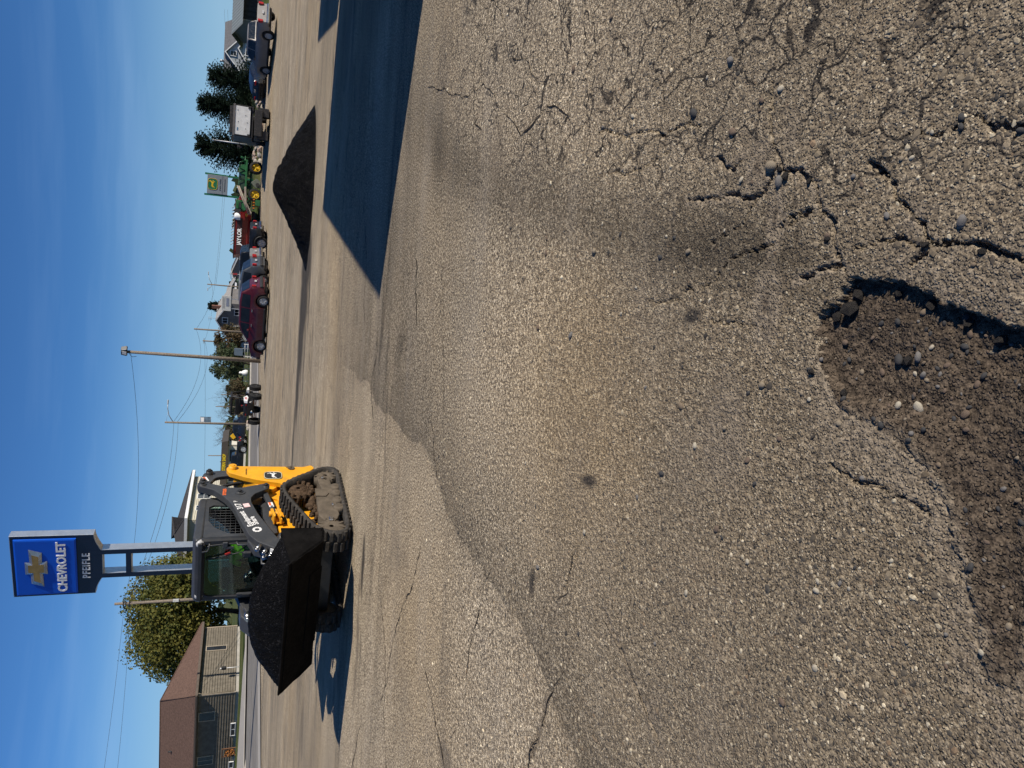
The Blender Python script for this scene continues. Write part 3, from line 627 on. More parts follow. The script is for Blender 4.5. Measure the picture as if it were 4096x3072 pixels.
def deer(mb, mat4, s):
    """leaping deer silhouette as two flat polygons"""
    body = [(-.52, .02), (-.40, .12), (-.30, .20), (-.12, .20), (.10, .16), (.24, .22), (.34, .36), (.46, .40), (.54, .36), (.48, .28), (.40, .22), (.36, .08), (.28, -.02), (.36, -.12), (.44, -.26), (.38, -.28), (.26, -.14), (.14, -.08), (-.08, -.04), (-.22, -.04), (-.36, -.14), (-.54, -.28), (-.60, -.24), (-.46, -.10), (-.44, 0), (-.60, .06)]
    ant = [(.40, .38), (.36, .50), (.26, .56), (.27, .60), (.38, .55), (.40, .62), (.44, .62), (.43, .52), (.46, .40)]
    leg = [(.22, -.02), (.42, -.02), (.58, .06), (.62, .02), (.44, -.10), (.26, -.10)]
    for poly in (body, ant, leg):
        mb.prism([mat4 @ Vector((x*s, y*s, 0)) for x, y in poly], mat4.to_3x3() @ Vector((0, 0, .004)))
def oval(mb, mat4, w, h, depth, r=.4):
    pts = rnd_poly([(-w/2, -h/2), (w/2, -h/2), (w/2, h/2), (-w/2, h/2)], min(w, h)*r, 5)
    mb.prism([mat4 @ Vector((x, y, 0)) for x, y in pts], mat4.to_3x3() @ Vector((0, 0, depth)))

def loader():
    L = thing('track_loader', 'yellow and charcoal compact track loader carrying a full bucket of black asphalt', 'loader', (-2.588, 11.114, 0), rad(249.5))
    # ---- tracks
    outer = [(.78, .012), (.94, .06), (1.02, .18), (.99, .36), (.90, .50), (.70, .62), (.10, .85), (-.10, .92), (-.30, .95), (-.44, .90), (-.60, .74), (-.90, .36), (-.965, .22), (-.93, .09), (-.80, .012)]
    def belt_path():
        P = rnd_poly(outer, .14, 5)[::-1]; out = []
        for i in range(len(P)):
            a, b = Vector(P[i]), Vector(P[(i+1) % len(P)]); k = max(1, int((b-a).length/.03))
            out += [a+(b-a)*(j/k) for j in range(k)]
        return out
    path = belt_path()
    for sgn in (1, -1):
        y1 = .85*sgn; y0 = .52*sgn
        tr = bpy.data.objects.new('track', None); COL.objects.link(tr); tr.parent = L
        n = len(path); m = MB(); nrm = []
        for i in range(n):
            d = (path[(i+1) % n]-path[i-1]).normalized(); nrm.append(Vector((d.y, -d.x)))
        c0 = sum(path, Vector((0, 0)))/n
        nrm = [v if v.dot(p-c0) > 0 else -v for v, p in zip(nrm, path)]
        ring = []
        for p, v in zip(path, nrm):
            q = p-v*.028; r = p-v*.075
            ring.append([(q.x, y0, q.y), (q.x, y1, q.y), (r.x, y1-.012*sgn, r.y), (r.x, y0+.012*sgn, r.y)])
        ring.append(ring[0]); m.grid(ring, True, True); m.build('belt', RUB, tr)
        # tread lugs
        s = 0; acc = 0; k = 0; pitch = .088; m = MB()
        for i in range(n):
            d = (path[(i+1) % n]-path[i]).length; acc += d
            if acc >= pitch:
                acc = 0; k += 1; v = nrm[i]; tdir = Vector((-v.y, v.x)); p = path[i]-v*.014
                for yy, off, ln in ((.765, 0, .15), (.605, .5, .15)):
                    q = p+tdir*(off*pitch)
                    rot = Matrix(((tdir.x, 0, v.x), (0, 1, 0), (tdir.y, 0, v.y)))
                    m.box((q.x, yy*sgn, q.y), (.05, ln, .034), rot, .007)
        m.build('tread', RUB, tr)
        # undercarriage
        fr = [(-.74, .38), (-.72, .24), (-.60, .19), (.44, .15), (.56, .19), (.62, .25), (.60, .37), (.46, .44), (-.12, .43), (-.24, .33), (-.5, .37)]
        m = MB(); m.side(fr, .60*sgn, .80*sgn); fo = m.build('track_frame', DUST, tr, .012)
        m = MB(); m.side([(-.28, .44), (-.06, .445), (-.05, .30), (-.14, .25), (-.26, .30)], .80*sgn, .815*sgn); m.build('plate', DUST, fo)
        m = MB(); m.box((.58, .81*sgn, .28), (.10, .03, .06), None, .01); m.box((.20, .815*sgn, .22), (.06, .03, .03), None, .008); m.cyl((-.62, .80*sgn, .30), (-.62, .825*sgn, .30), .025); m.build('bolt', STEEL, fo)
        for x in (-.34, -.15, .05, .26):
            m = MB(); m.lathe([(.02, .02*sgn), (.06, .02*sgn), (.085, 0), (.085, -.10*sgn), (.03, -.10*sgn)], (x, .815*sgn, .135), (0, 1, 0), 18); m.cyl((x, .80*sgn, .135), (x, .842*sgn, .135), .028); m.build('roller', DUST, tr)
        for x, z, r in ((.74, .29, .20), (-.74, .25, .17)):
            m = MB(); m.lathe([(.03, .0), (.06, .02*sgn), (r-.04, -.005*sgn), (r, -.02*sgn), (r, -.16*sgn), (.05, -.16*sgn)], (x, .79*sgn, z), (0, 1, 0), 24)
            for k in range(9):
                a = k*2*math.pi/9; m.box((x+math.cos(a)*r*.72, .785*sgn, z+math.sin(a)*r*.72), (.03, .03, r*.5), (0, math.pi/2-a, 0))
            m.build('idler', DUST, tr)
        m = MB()
        for k in range(14):
            a = k*2*math.pi/14; m.cyl((-.34+math.cos(a)*.20, .58*sgn, .68+math.sin(a)*.20), (-.34+math.cos(a)*.20, .80*sgn, .68+math.sin(a)*.20), .028, n=8)
        m.lathe([(.03, .05*sgn), (.10, .05*sgn), (.13, .02*sgn), (.22, .01*sgn), (.22, -.02*sgn), (.05, -.02*sgn)], (-.34, .74*sgn, .68), (0, 1, 0), 28); m.build('sprocket', MUD, tr)
        rs = random.Random(3); m = MB(); IV, IF = ico()
        for _ in range(46):
            c = Vector((rs.uniform(-.45, .42), rs.uniform(.60, .72)*sgn, rs.uniform(.40, .58))); c.z -= max(0, c.x)*.22; r = rs.uniform(.025, .07)
            m.add([c+Vector(v)*r*rs.uniform(.7, 1.25) for v in IV], IF.tolist(), True)
        m.build('packed_mud', MUD, tr)
    # ---- chassis and lower body
    m = MB(); m.side([(-1.15, .30), (.70, .26), (.72, .60), (.60, .93), (-.60, 1.05), (-1.2, 1.0)], -.50, .50); m.build('chassis', YEL, L, .02)
    m = MB(); m.side([(-1.2, 1.0), (-.62, 1.04), (-.62, 1.42), (-1.12, 1.60)], -.44, .44); m.build('engine_cover', GRY, L, .03)
    for sgn in (1, -1):
        m = MB(); m.side([(-.80, 1.0), (-.66, 1.12), (-.50, 1.06), (-.46, .96), (-.30, .92), (.02, .88), (.34, .82), (.58, .97), (.66, .90), (.62, .62), (.40, .58), (-.20, .80), (-.46, .86), (-.76, .85)], .5*sgn, .535*sgn); m.build('side_panel', YEL, L, .008)
        m = MB(); m.box((.13, .59*sgn, .965), (.30, .09, .02), (0, rad(15), 0), .006); m.box((.12, .545*sgn, .97), (.26, .022, .11), (0, rad(15), 0), .006); m.build('gusset', YEL, L)
        for z, k in ((1.06, 0), (.975, 1)):
            m = MB(); m.side(rnd_poly([(.03, z+.02), (.20, z-.02), (.25, z-.02), (.25, z-.045), (.20, z-.05), (.03, z-.02)], .015), .53*sgn, .665*sgn); m.cyl((.08, .60*sgn, z-.02), (.08, .60*sgn, z+.035), .045, n=16); m.build('pin_lug', YEL, L, .004)
        m = MB(); m.cyl((.085, .60*sgn, .95), (.085, .60*sgn, 1.09), .028, n=14); m.build('pin', BLK, L)
        # tower
        tw = [(-1.14, 1.71), (-1.22, 1.70), (-1.255, 1.62), (-1.235, .54), (-1.30, .42), (-1.20, .37), (-.62, .80), (-.70, .93), (-.80, 1.24), (-.90, 1.45), (-1.04, 1.67)]
        m = MB(); m.side(rnd_poly(tw, .03, 2), .60*sgn, .68*sgn); to = m.build('tower', YEL, L, .008)
        m = MB(); m.side([(-1.16, 1.58), (-1.03, 1.60), (-.93, 1.42), (-.62, 1.04), (-.72, .96), (-1.16, 1.0)], .44*sgn, .60*sgn); m.build('tower_brace', YEL, to, .01)
        m = MB(); m.cyl((-1.17, .56*sgn, 1.62), (-1.17, .735*sgn, 1.62), .058, n=20); m.cyl((-1.17, .735*sgn, 1.62), (-1.17, .745*sgn, 1.62), .034, n=16); m.build('pivot_pin', YEL, to)
        m = MB(); m.box((-1.17, .70*sgn, .76), (.07, .05, .055), None, .015); m.cyl((-1.17, .68*sgn, .735), (-1.17, .70*sgn, .735), .05, n=14); m.cyl((-1.17, .705*sgn, .79), (-1.17, .705*sgn, .815), .008, n=8); m.build('latch', DUST, to)
        # rear link of the lift arm
        lk = [(-.80, 2.06), (-.86, 2.09), (-1.12, 2.03), (-1.19, 1.96), (-1.22, 1.74), (-1.13, 1.60), (-1.06, 1.60), (-1.02, 1.78), (-.98, 1.86), (-.88, 1.90), (-.78, 1.94)]
        m = MB(); m.side(rnd_poly(lk, .03, 2), .56*sgn, .62*sgn); lo = m.build('rear_link', GRY, L, .008)
        for x, z, r in ((-1.10, 1.95, .05), (-.80, 2.02, .045)):
            m = MB(); m.cyl((x, .53*sgn, z), (x, .675*sgn, z), r, n=16); m.cyl((x, .675*sgn, z), (x, .70*sgn, z), r*.55, n=8); m.build('link_pin', BLK, lo)
        m = MB(); m.tube([(-1.0, .50*sgn, 1.15), (-1.0, .50*sgn, 1.6), (-.86, .50*sgn, 1.83), (-.66, .50*sgn, 1.93)], .026, 10); m.tube([(-.96, .54*sgn, 1.15), (-.96, .54*sgn, 1.55), (-.84, .54*sgn, 1.78), (-.6, .54*sgn, 1.87)], .02, 8); m.build('hose', BLK, lo)
        # lift arm
        bm = [(-.70, 2.10), (-.72, 1.98), (-.68, 1.92), (-.60, 1.74), (-.55, 1.63), (-.55, 1.47), (-.61, 1.31), (-.67, 1.16), (-.62, 1.08), (-.54, 1.08), (-.48, 1.14), (-.36, 1.29), (-.24, 1.345), (-.12, 1.34), (.21, 1.25), (.80, 1.02), (1.02, .88), (1.12, .80), (1.20, .86), (1.10, 1.02), (.92, 1.26), (.75, 1.37), (.41, 1.47), (.15, 1.54), (-.02, 1.59), (-.16, 1.65), (-.29, 1.72), (-.48, 1.86), (-.56, 2.0), (-.60, 2.08)]
        m = MB(); m.side(rnd_poly(bm, .025, 2), .58*sgn, .69*sgn); bo = m.build('lift_arm', GRY, L, .01)
        for x, z, r in ((-.40, 1.50, .045), (-.58, 1.13, .05), (-.645, 2.02, .05)):
            m = MB(); m.cyl((x, .55*sgn, z), (x, .71*sgn, z), r, n=18); m.cyl((x, .71*sgn, z), (x, .735*sgn, z), r*.5, n=8); m.build('arm_pin', BLK, bo)
        m = MB(); m.cyl((-.40, .69*sgn, 1.50), (-.40, .70*sgn, 1.50), .075, n=20); m.build('boss', GRY, bo)
        m = MB(); m.tube([(-.62, .54*sgn, 1.12), (-.90, .52*sgn, 1.02)], .035, 12); m.build('ram_rod', BLK, bo)
        m = MB(); m.tube([(-.58, .52*sgn, 1.14), (.20, .52*sgn, .90)], .045, 12); m.build('lift_ram', BLK, L)
        m = MB(); m.box((-.19, .60*sgn, 1.08), (.66, .06, .075), (0, rad(10.5), 0), .008); br = m.build('arm_support', GRY, L)
        # stepped front end of the arm with couplers
        m = MB(); m.side([(.72, 1.39), (.98, 1.30), (1.16, .98), (1.22, .80), (1.10, .72), (.86, .94)], .50*sgn, .60*sgn); fo = m.build('arm_front', GRY, L, .015)
        if sgn > 0:
            fx = lambda t: (.985+.19*(t), 0, 1.30-.36*t)
            for t, yo, r in ((.15, .66, .03), (.38, .63, .026), (.40, .56, .034), (.62, .62, .024)):
                x, _, z = fx(t); m = MB(); m.cyl((x-.04, yo, z-.02), (x+.035, yo, z+.02), r, n=16); m.cyl((x+.035, yo, z+.02), (x+.065, yo, z+.035), r*.72, n=14); m.build('coupler', STEEL, L)
            m = MB(); m.box((1.10, .60, 1.03), (.012, .14, .16), (0, rad(-28), 0)); m.build('label_plate', WHT, L)
            m = MB(); m.tube([(1.0, .50, 1.20), (1.09, .46, 1.20), (1.20, .46, .98), (1.12, .50, .94)], .016, 8); m.build('handle', GRY, L)
        else:
            m = MB(); m.side([(.55, 1.44), (.80, 1.42), (1.02, 1.25), (1.14, .95), (.70, 1.1)], -.84, -.60); m.build('arm_head', GRY, L, .02)
            for t, z in ((0, 1.33), (.1, 1.26)):
                m = MB(); m.cyl((.92+t, -.47, z), (1.02+t, -.47, z), .045, n=16); m.cyl((1.02+t, -.47, z), (1.06+t, -.47, z), .03, n=14); m.build('coupler', STEEL, L)
            m = MB(); m.tube([(1.0, -.66, 1.26), (1.10, -.66, 1.26), (1.14, -.74, 1.18), (1.08, -.78, 1.12)], .014, 8); m.build('handle', GRY, L)
    m = MB(); m.cyl((.62, -.6, .92), (.62, .6, .92), .06, n=16); m.cyl((.98, -.5, 1.0), (.98, .5, 1.0), .05, n=14); m.build('cross_tube', GRY, L)
    # ---- decals on the near arm and tower
    dA = frame((.34, .693, 1.375), (-1, 0, .30), (.30, 0, 1)); 
    dA = frame((.30, .6925, 1.425), (-.945, 0, .327), (.327, 0, .945))
    text_obj('lettering', 'Equipment', .105, WHT, L, frame((.345, .6925, 1.408), (-.95, 0, .315), (.315, 0, .95)), .0015, .92, 1., .0022)
    text_obj('lettering', 'Share', .105, WHT, L, frame((.395, .6925, 1.305), (-.95, 0, .315), (.315, 0, .95)), .0015, .92, 1., .0022)
    text_obj('lettering', '317', .115, WHT, L, frame((.005, .6925, 1.503), (-.96, 0, .28), (.28, 0, .96)), .0015, .95, 1., .003)
    text_obj('lettering', 'P', .075, WHT, L, frame((-.135, .6925, 1.555), (-.96, 0, .28), (.28, 0, .96)), .0015)
    m = MB(); F = frame((.625, .6925, 1.265), (-1, 0, .3), (.3, 0, 1))
    for k in range(10):
        a = 2*math.pi*k/10; c = F @ Vector((math.cos(a)*.046, math.sin(a)*.046, 0)); m.box(c, (.030, .003, .030), (0, a, 0))
    m.build('gear_emblem', WHT, L)
    m = MB(); m.box((-.02, .6925, 1.405), (.105, .003, .085), (0, rad(16), 0)); fl = m.build('sticker', M('pink_sticker', (.62, .36, .36), .5), L)
    m = MB()
    for k in range(5): m.box((-.02+.004*k-.008, .6945, 1.375+.016*k), (.095, .003, .006), (0, rad(16), 0))
    m.build('stripe', WHT, fl)
    text_obj('number_decal', '577235', .062, ORG, L, frame((-.41, .6925, 1.71), (-1, 0, .0), (0, 0, 1)), .0015, 1, 1., .003)
    for (x, y, z), a in (((-.93, .6225, 1.995), 20), ((-.13, .632, 1.066), 10)):
        m = MB(); m.box((x, y, z), (.13, .003, .065), (0, rad(a), 0)); d = m.build('warning_label', WHT, L)
        m = MB(); m.box((x-.02*math.cos(rad(a)), y+.002, z+.035-.02), (.085, .003, .03), (0, rad(a), 0)); m.build('warning_band', ORG, d)
        m = MB(); m.box((x+.045, y+.002, z-.01), (.03, .003, .035), (0, rad(a), 0)); m.build('pictogram', BLK, d)
    F = frame((-.935, .6835, 1.02), (-1, 0, 0), (0, 0, 1))
    m = MB(); oval(m, F, .245, .275, .003, .3); e = m.build('emblem', BLK, L)
    m = MB(); pts = rnd_poly([(-.115, -.13), (.115, -.13), (.115, .13), (-.115, .13)], .08, 5)
    m.tube([F @ Vector((x, y, .003)) for x, y in pts+pts[:1]], .005, 5, False); m.build('emblem_rim', M('cream_decal', (.72, .66, .42), .5), e)
    m = MB(); deer(m, frame((-.935, .687, 1.01), (-1, 0, 0), (0, 0, 1)), .155); m.build('deer_mark', WHT, e)
    text_obj('lettering', '833-83-RENTS', .032, BLK, L, frame((-1.06, .6835, 1.415), (-1, 0, 0), (0, 0, 1)), .001)
    # ---- cab: posts, roof, guards and glass
    W = .50
    m = MB()
    m.side([(-.58, 2.03), (-.50, 2.06), (.46, 2.075), (.56, 2.035), (.545, 1.965), (.46, 1.95), (-.56, 1.94)], -W, W); m.build('roof', GRY, L, .025)
    for sgn in (1, -1):
        y = W*sgn
        m = MB()   # side guard frame with a window opening
        o_ = [(-.58, 1.95), (.50, 1.95), (.46, .98), (-.10, 1.02), (-.55, 1.06)]
        i_ = [(-.36, 1.91), (.06, 1.90), (.24, 1.82), (.41, 1.62), (.40, 1.16), (-.36, 1.18)]
        def ringy(A, B, y0, y1):
            # ring between two polygons, closed with quads/triangles by walking both
            A2 = [Vector((x, 0, z)) for x, z in A]; B2 = [Vector((x, 0, z)) for x, z in B]
            cen = sum(B2, Vector())/len(B2); K = 36
            def hit(P, a):
                d = Vector((math.cos(a), 0, math.sin(a))); best = None
                for i in range(len(P)):
                    p, q = P[i]-cen, P[(i+1) % len(P)]-cen; e = q-p; det = d.x*(-e.z)+d.z*e.x
                    if abs(det) < 1e-9: continue
                    t = (p.x*(-e.z)+p.z*e.x)/det; u = (d.x*p.z-d.z*p.x)/det
                    if t > 0 and -1e-6 <= u <= 1+1e-6: best = t if best is None else max(best, t)
                return cen+d*best
            for yy in (y0, y1):
                rows = [[(*((hit(A2, 2*math.pi*k/K)).xz,)[0],) for k in range(K)], [(*((hit(B2, 2*math.pi*k/K)).xz,)[0],) for k in range(K)]]
                m.grid([[(a[0], yy, a[1]) for a in r] for r in rows], False, True)
            r2 = [hit(B2, 2*math.pi*k/K) for k in range(K)]
            m.grid([[(p.x, y0, p.z) for p in r2], [(p.x, y1, p.z) for p in r2]], False, True)
            r3 = [hit(A2, 2*math.pi*k/K) for k in range(K)]
            m.grid([[(p.x, y0, p.z) for p in r3], [(p.x, y1, p.z) for p in r3]], False, True)
        ringy(o_, i_, y, y-.03*sgn); so = m.build('side_guard', GRY, L)
        m = MB()
        for k in range(12):
            x = -.36+k*.07; zt = float(np.interp(x, [-.36, .06, .24, .41], [1.91, 1.90, 1.82, 1.62]))
            m.tube([(x, y-.012*sgn, 1.17), (x, y-.012*sgn, zt)], .0036, 5)
        for k in range(11):
            z = 1.19+k*.07; xe = float(np.interp(z, [1.16, 1.62, 1.82, 1.9], [.41, .41, .24, .06])); m.tube([(-.37, y-.018*sgn, z), (xe, y-.018*sgn, z)], .0036, 5)
        m.build('mesh_guard', BLK, L)
        m = MB(); m.prism([(x, y-.05*sgn, z) for x, z in i_], (0, -.004*sgn, 0)); m.build('side_window', M_glass('clear_cab_glass', (.62, .76, .74), .12), L)
        m = MB(); m.box((.50, .455*sgn, 1.5), (.09, .09, .96), (0, rad(2), 0), .02); m.build('front_post', BLK, L)
        m = MB(); m.lathe([(.0, .02), (.035, .022), (.05, .012), (.055, 0), (.055, -.05)], (.565, (.44 if sgn > 0 else -.40), 1.975), (1, 0, -.12), 18); m.build('work_light', LAMP, L)
        # grille under the cab side
        m = MB(); m.side([(-.44, 1.24), (-.36, 1.26), (.45, 1.05), (.45, .95), (-.36, 1.02)], .40*sgn, .44*sgn); g = m.build('vent_panel', BLK, L)
        m = MB()
        for k in range(16): m.box((-.40+k*.052, .446*sgn, 1.12-k*.0085), (.008, .008, .20), (0, 0, 0))
        for k in range(5): m.box((.0, .450*sgn, 1.03+k*.042), (.84, .008, .008), (0, rad(12), 0))
        m.build('vent_mesh', GRY, g)
    m = MB(); m.box((-.56, 0, 1.5), (.05, .96, .9), None, .01); rw = m.build('rear_panel', BLK, L)
    # the rear wall has a window: frame pieces instead of a full plate
    bpy.data.objects.remove(rw)
    m = MB(); m.box((-.56, 0, 1.2), (.05, .98, .30), None, .01); m.box((-.56, 0, 1.93), (.05, .98, .06), None, .01); m.box((-.56, .45, 1.6), (.05, .09, .62)); m.box((-.56, -.45, 1.6), (.05, .09, .62)); m.build('rear_panel', BLK, L)
    m = MB(); m.box((-.56, 0, 1.63), (.006, .82, .56)); m.build('rear_window', M_glass('clear_cab_glass'), L)
    # front door glass
    gl = rnd_poly([(.40, 1.93), (-.42, 1.93), (-.45, 1.5), (-.43, .98), (.42, .98), (.43, 1.6)], .10, 5)
    m = MB(); m.prism([(.535+.02*(z-1.5), y, z) for y, z in gl], (.006, 0, 0)); m.build('windscreen', GLASS, L)
    m = MB(); m.tube([(.545+.02*(z-1.5), y, z) for y, z in gl+gl[:1]], .014, 6, False); m.build('door_seal', BLK, L)
    m = MB(); m.box((.53, 0, .95), (.08, .96, .07), None, .015); m.build('front_sill', BLK, L); m = MB(); m.box((.55, 0, 1.975), (.10, .98, .10), None, .03); m.build('front_header', BLK, L)
    m = MB(); m.tube([(.58, .32, 1.36), (.575, .29, 1.50), (.575, .20, 1.89)], .007, 6); m.tube([(.57, .26, 1.62), (.57, .20, 1.90)], .010, 4); wp = m.build('wiper', BLK, L)
    m = MB(); m.box((.585, .28, 1.37), (.07, .12, .14), None, .03); m.build('wiper_motor', BLK, wp)
    m = MB(); m.tube([(.60, .34, 1.95), (.61, .36, 1.88), (.60, .42, 1.86), (.58, .46, 1.86)], .011, 6); m.build('light_cable', GRY, L)
    m = MB(); m.box((.57, .42, 1.66), (.03, .10, .07), None, .01); m.box((.575, .38, 1.60), (.02, .03, .10)); hg = m.build('door_hinge', GRY, L)
    m = MB(); m.box((.58, .29, 1.625), (.012, .025, .075), (rad(25), 0, 0)); m.build('release_tag', M('red_plastic', (.45, .03, .02), .4), hg)
    m = MB(); m.box((.575, -.40, 1.38), (.04, .07, .22), None, .02); m.box((.60, -.40, 1.36), (.02, .035, .10)); m.build('door_handle', BLK, L)
    m = MB(); m.tube([(.56, .46, 1.52), (.60, .44, 1.50), (.60, .44, 1.33), (.56, .46, 1.30)], .014, 8); m.build('grab_rail', GRY, L)
    # seat and controls inside
    m = MB(); m.box((-.22, 0, 1.08), (.46, .50, .14), None, .04); m.box((-.40, 0, 1.42), (.12, .48, .62), (0, rad(-8), 0), .04); m.build('seat', BLK, L)
    m = MB(); m.box((.0, .33, 1.12), (.45, .10, .18), None, .02); m.box((.0, -.33, 1.12), (.45, .10, .18), None, .02); m.tube([(.16, .33, 1.2), (.18, .32, 1.36)], .018, 8); m.tube([(.16, -.33, 1.2), (.18, -.32, 1.36)], .018, 8); m.build('joystick_console', BLK, L)
    m = MB(); m.box((0, 0, .98), (1.02, .9, .03)); m.build('cab_floor', BLK, L)
    # ---- front mount, rear and bucket
    m = MB(); m.box((.80, .62, .35), (.16, .14, .20), None, .01); m.build('front_frame', YEL, L); m = MB(); m.box((.76, -.04, .44), (.12, 1.06, .40), None, .01); m.build('belly_shade_box', BLK, L)  # added black box darkens the yellow chassis front like shade under the bucket
    m = MB(); m.box((1.04, 0, .72), (.07, 1.12, .44), (0, rad(-6), 0), .015); m.build('quick_attach', BLK, L)
    m = MB(); m.box((-1.22, 0, 1.0), (.10, 1.1, 1.0), None, .03); m.build('rear_door', GRY, L)
    m = MB(); m.box((-1.28, .48, 1.42), (.03, .10, .16)); m.box((-1.28, -.48, 1.42), (.03, .10, .16)); m.build('tail_light', M('red_lens', (.35, .015, .01), .25), L)
    BK = M('worn_bucket_steel', (.0065, .006, .0058), .8, var=.4, scale=5, bump=.35, bscale=30, dirt=.6, dcol=(.003, .003, .003), spec=.06)
    prof = [(1.10, .985), (1.12, .46), (1.20, .445), (1.42, .475), (1.62, .65), (1.90, .885)]
    HW = 1.0
    m = MB()
    inn = [(1.13, .985), (1.15, .49), (1.21, .475), (1.41, .505), (1.60, .675), (1.88, .90)]
    m.side(prof+inn[::-1], -HW, HW); bk = m.build('bucket', BK, L)
    for sgn in (1, -1):
        m = MB(); m.side([(1.09, .99), (1.115, .45), (1.20, .438), (1.42, .468), (1.64, .65), (1.87, .90), (1.50, .955)], HW*sgn, (HW-.025)*sgn); m.build('bucket_side', BK, bk)
    m = MB(); m.box((1.88, 0, .893), (.12, 2*HW+.02, .022), (0, rad(-40), 0), .004); m.build('cutting_edge', BK, bk)
    m = MB(); m.box((1.50, 0, .545), (.26, 1.2, .014), (0, rad(-39), 0)); m.build('wear_plate', BK, bk)
    return L
LOADER = loader()
def bucket_load():
    n, k = 120, 60; ys = np.linspace(-.985, .985, n); us = np.linspace(0, 1, k); Y, U = np.meshgrid(ys, us); y, u = Y.ravel(), U.ravel()
    x = 1.12+u*.77; base = .97-.075*u
    crown = .41*np.clip(1-(np.abs(y+.08)/1.02)**2.6, 0, 1)*np.clip(np.sin(np.pi*np.clip(u*.93+.10, 0, 1)), 0, 1)**.75
    z = base+crown-.015+(.016*fbm(x, y, 3, 4, 9)+.007*fbm(x, y, 5, 2, 40))*sstep(0, .06, crown)
    i = np.arange((k-1)*n).reshape(k-1, n)[:, :-1].ravel()
    o = np_mesh('bucket_load', np.stack([x, y, z], 1), np.stack([i, i+1, i+1+n, i+n], 1), BLACKMIX)
    o.location = LOADER.location; o.rotation_euler = LOADER.rotation_euler
    tag(o, 'mound of black asphalt mix heaped in the loader bucket', 'asphalt load')
bucket_load()

def skin_body(name, joints, edges, mat_, parent=None, sub=2):
    me = bpy.data.meshes.new(name); me.from_pydata([j[0] for j in joints], edges, []); o = bpy.data.objects.new(name, me); COL.objects.link(o)
    o.modifiers.new('skin', 'SKIN'); s = o.modifiers.new('sub', 'SUBSURF'); s.levels = s.render_levels = sub
    if not me.skin_vertices: me.skin_vertices_add() if hasattr(me, 'skin_vertices_add') else None
    sk = me.skin_vertices[0].data
    for v, j in zip(sk, joints): v.radius = (j[1], j[2] if len(j) > 2 else j[1])
    sk[0].use_root = True
    dg = bpy.context.evaluated_depsgraph_get(); m2 = bpy.data.meshes.new_from_object(o.evaluated_get(dg)); bpy.data.objects.remove(o)
    m2.materials.clear(); m2.materials.append(mat_); m2.name = name
    for p in m2.polygons: p.use_smooth = True
    q = bpy.data.objects.new(name, m2); COL.objects.link(q)
    if parent is not None: q.parent = parent
    return q
def operator():
    P = thing('person', 'seated operator in a lime green high visibility vest inside the loader cab', 'person', LOADER.location+Vector((math.cos(rad(249.5)), math.sin(rad(249.5)), -.03/.22))*.22, LOADER.rotation_euler[2])
    skin = M('skin', (.42, .24, .17), .6, var=.1); cloth = M('dark_clothes', (.03, .035, .05), .9, var=.2)
    J = [((-.20, 0, 1.20), .15, .17), ((-.24, 0, 1.36), .14, .16), ((-.25, 0, 1.54), .13, .18), ((-.24, 0, 1.64), .06, .07), ((-.22, 0, 1.71), .06, .06),
         ((-.22, .20, 1.56), .07), ((-.14, .28, 1.36), .05), ((.10, .32, 1.34), .04), ((-.22, -.20, 1.56), .07), ((-.14, -.28, 1.36), .05), ((.10, -.32, 1.34), .04),
         ((.14, .12, 1.20), .085), ((.30, .13, 1.02), .06), ((.14, -.12, 1.20), .085), ((.30, -.13, 1.02), .06)]
    E_ = [(0, 1), (1, 2), (2, 3), (3, 4), (2, 5), (5, 6), (6, 7), (2, 8), (8, 9), (9, 10), (0, 11), (11, 12), (0, 13), (13, 14)]
    skin_body('body', J, E_, cloth, P)
    VJ = [((-.20, 0, 1.22), .165, .185), ((-.24, 0, 1.38), .158, .178), ((-.25, 0, 1.55), .145, .195), ((-.22, .20, 1.57), .082), ((-.165, .26, 1.44), .066), ((-.22, -.20, 1.57), .082), ((-.165, -.26, 1.44), .066)]
    skin_body('vest', VJ, [(0, 1), (1, 2), (2, 3), (3, 4), (2, 5), (5, 6)], M('hi_vis_lime', (.50, .86, .03), .7, var=.1), P)
    IV, IF = ico(); m = MB()
    def sph(c, r, n=14):
        m.lathe([(r[0]*math.sin(math.pi*k/n)+1e-4, -r[2]*math.cos(math.pi*k/n)) for k in range(n+1)], c, (0, 0, 1), 18)
    sph((-.20, 0, 1.80), (.085, .085, .12)); m.box((-.105, 0, 1.79), (.03, .025, .04), None, .01); m.box((-.12, 0, 1.74), (.01, .05, .012)); m.box((-.20, .088, 1.79), (.03, .015, .05), None, .007); m.box((-.20, -.088, 1.79), (.03, .015, .05), None, .007); m.build('head', skin, P)
    m = MB(); m.box((-.118, .03, 1.815), (.012, .024, .012), None, .004); m.box((-.118, -.03, 1.815), (.012, .024, .012), None, .004); m.build('eyes', M('eye_dark', (.03, .02, .02), .3), P)
    m = MB(); m.lathe([(.095, 0), (.095, .05), (.07, .09), (.01, .105)], (-.205, 0, 1.825), (0, 0, 1), 18); m.box((-.09, 0, 1.835), (.10, .14, .012), None, .005); m.build('cap', M('dark_cap', (.05, .05, .055), .8), P)
    for s in (1, -1):
        m = MB(); m.box((.14, .32*s, 1.36), (.08, .075, .035), None, .015)
        for f in range(4): m.tube([(.17, (.29+.02*f)*s, 1.365), (.205, (.29+.02*f)*s, 1.36), (.21-.004*abs(f-1), (.29+.02*f)*s, 1.33), (.185, (.29+.02*f)*s, 1.32)], .0085, 6)
        m.tube([(.12, .28*s, 1.35), (.15, .265*s, 1.34), (.18, .275*s, 1.335)], .009, 6); m.build('hand', skin, P)
operator()
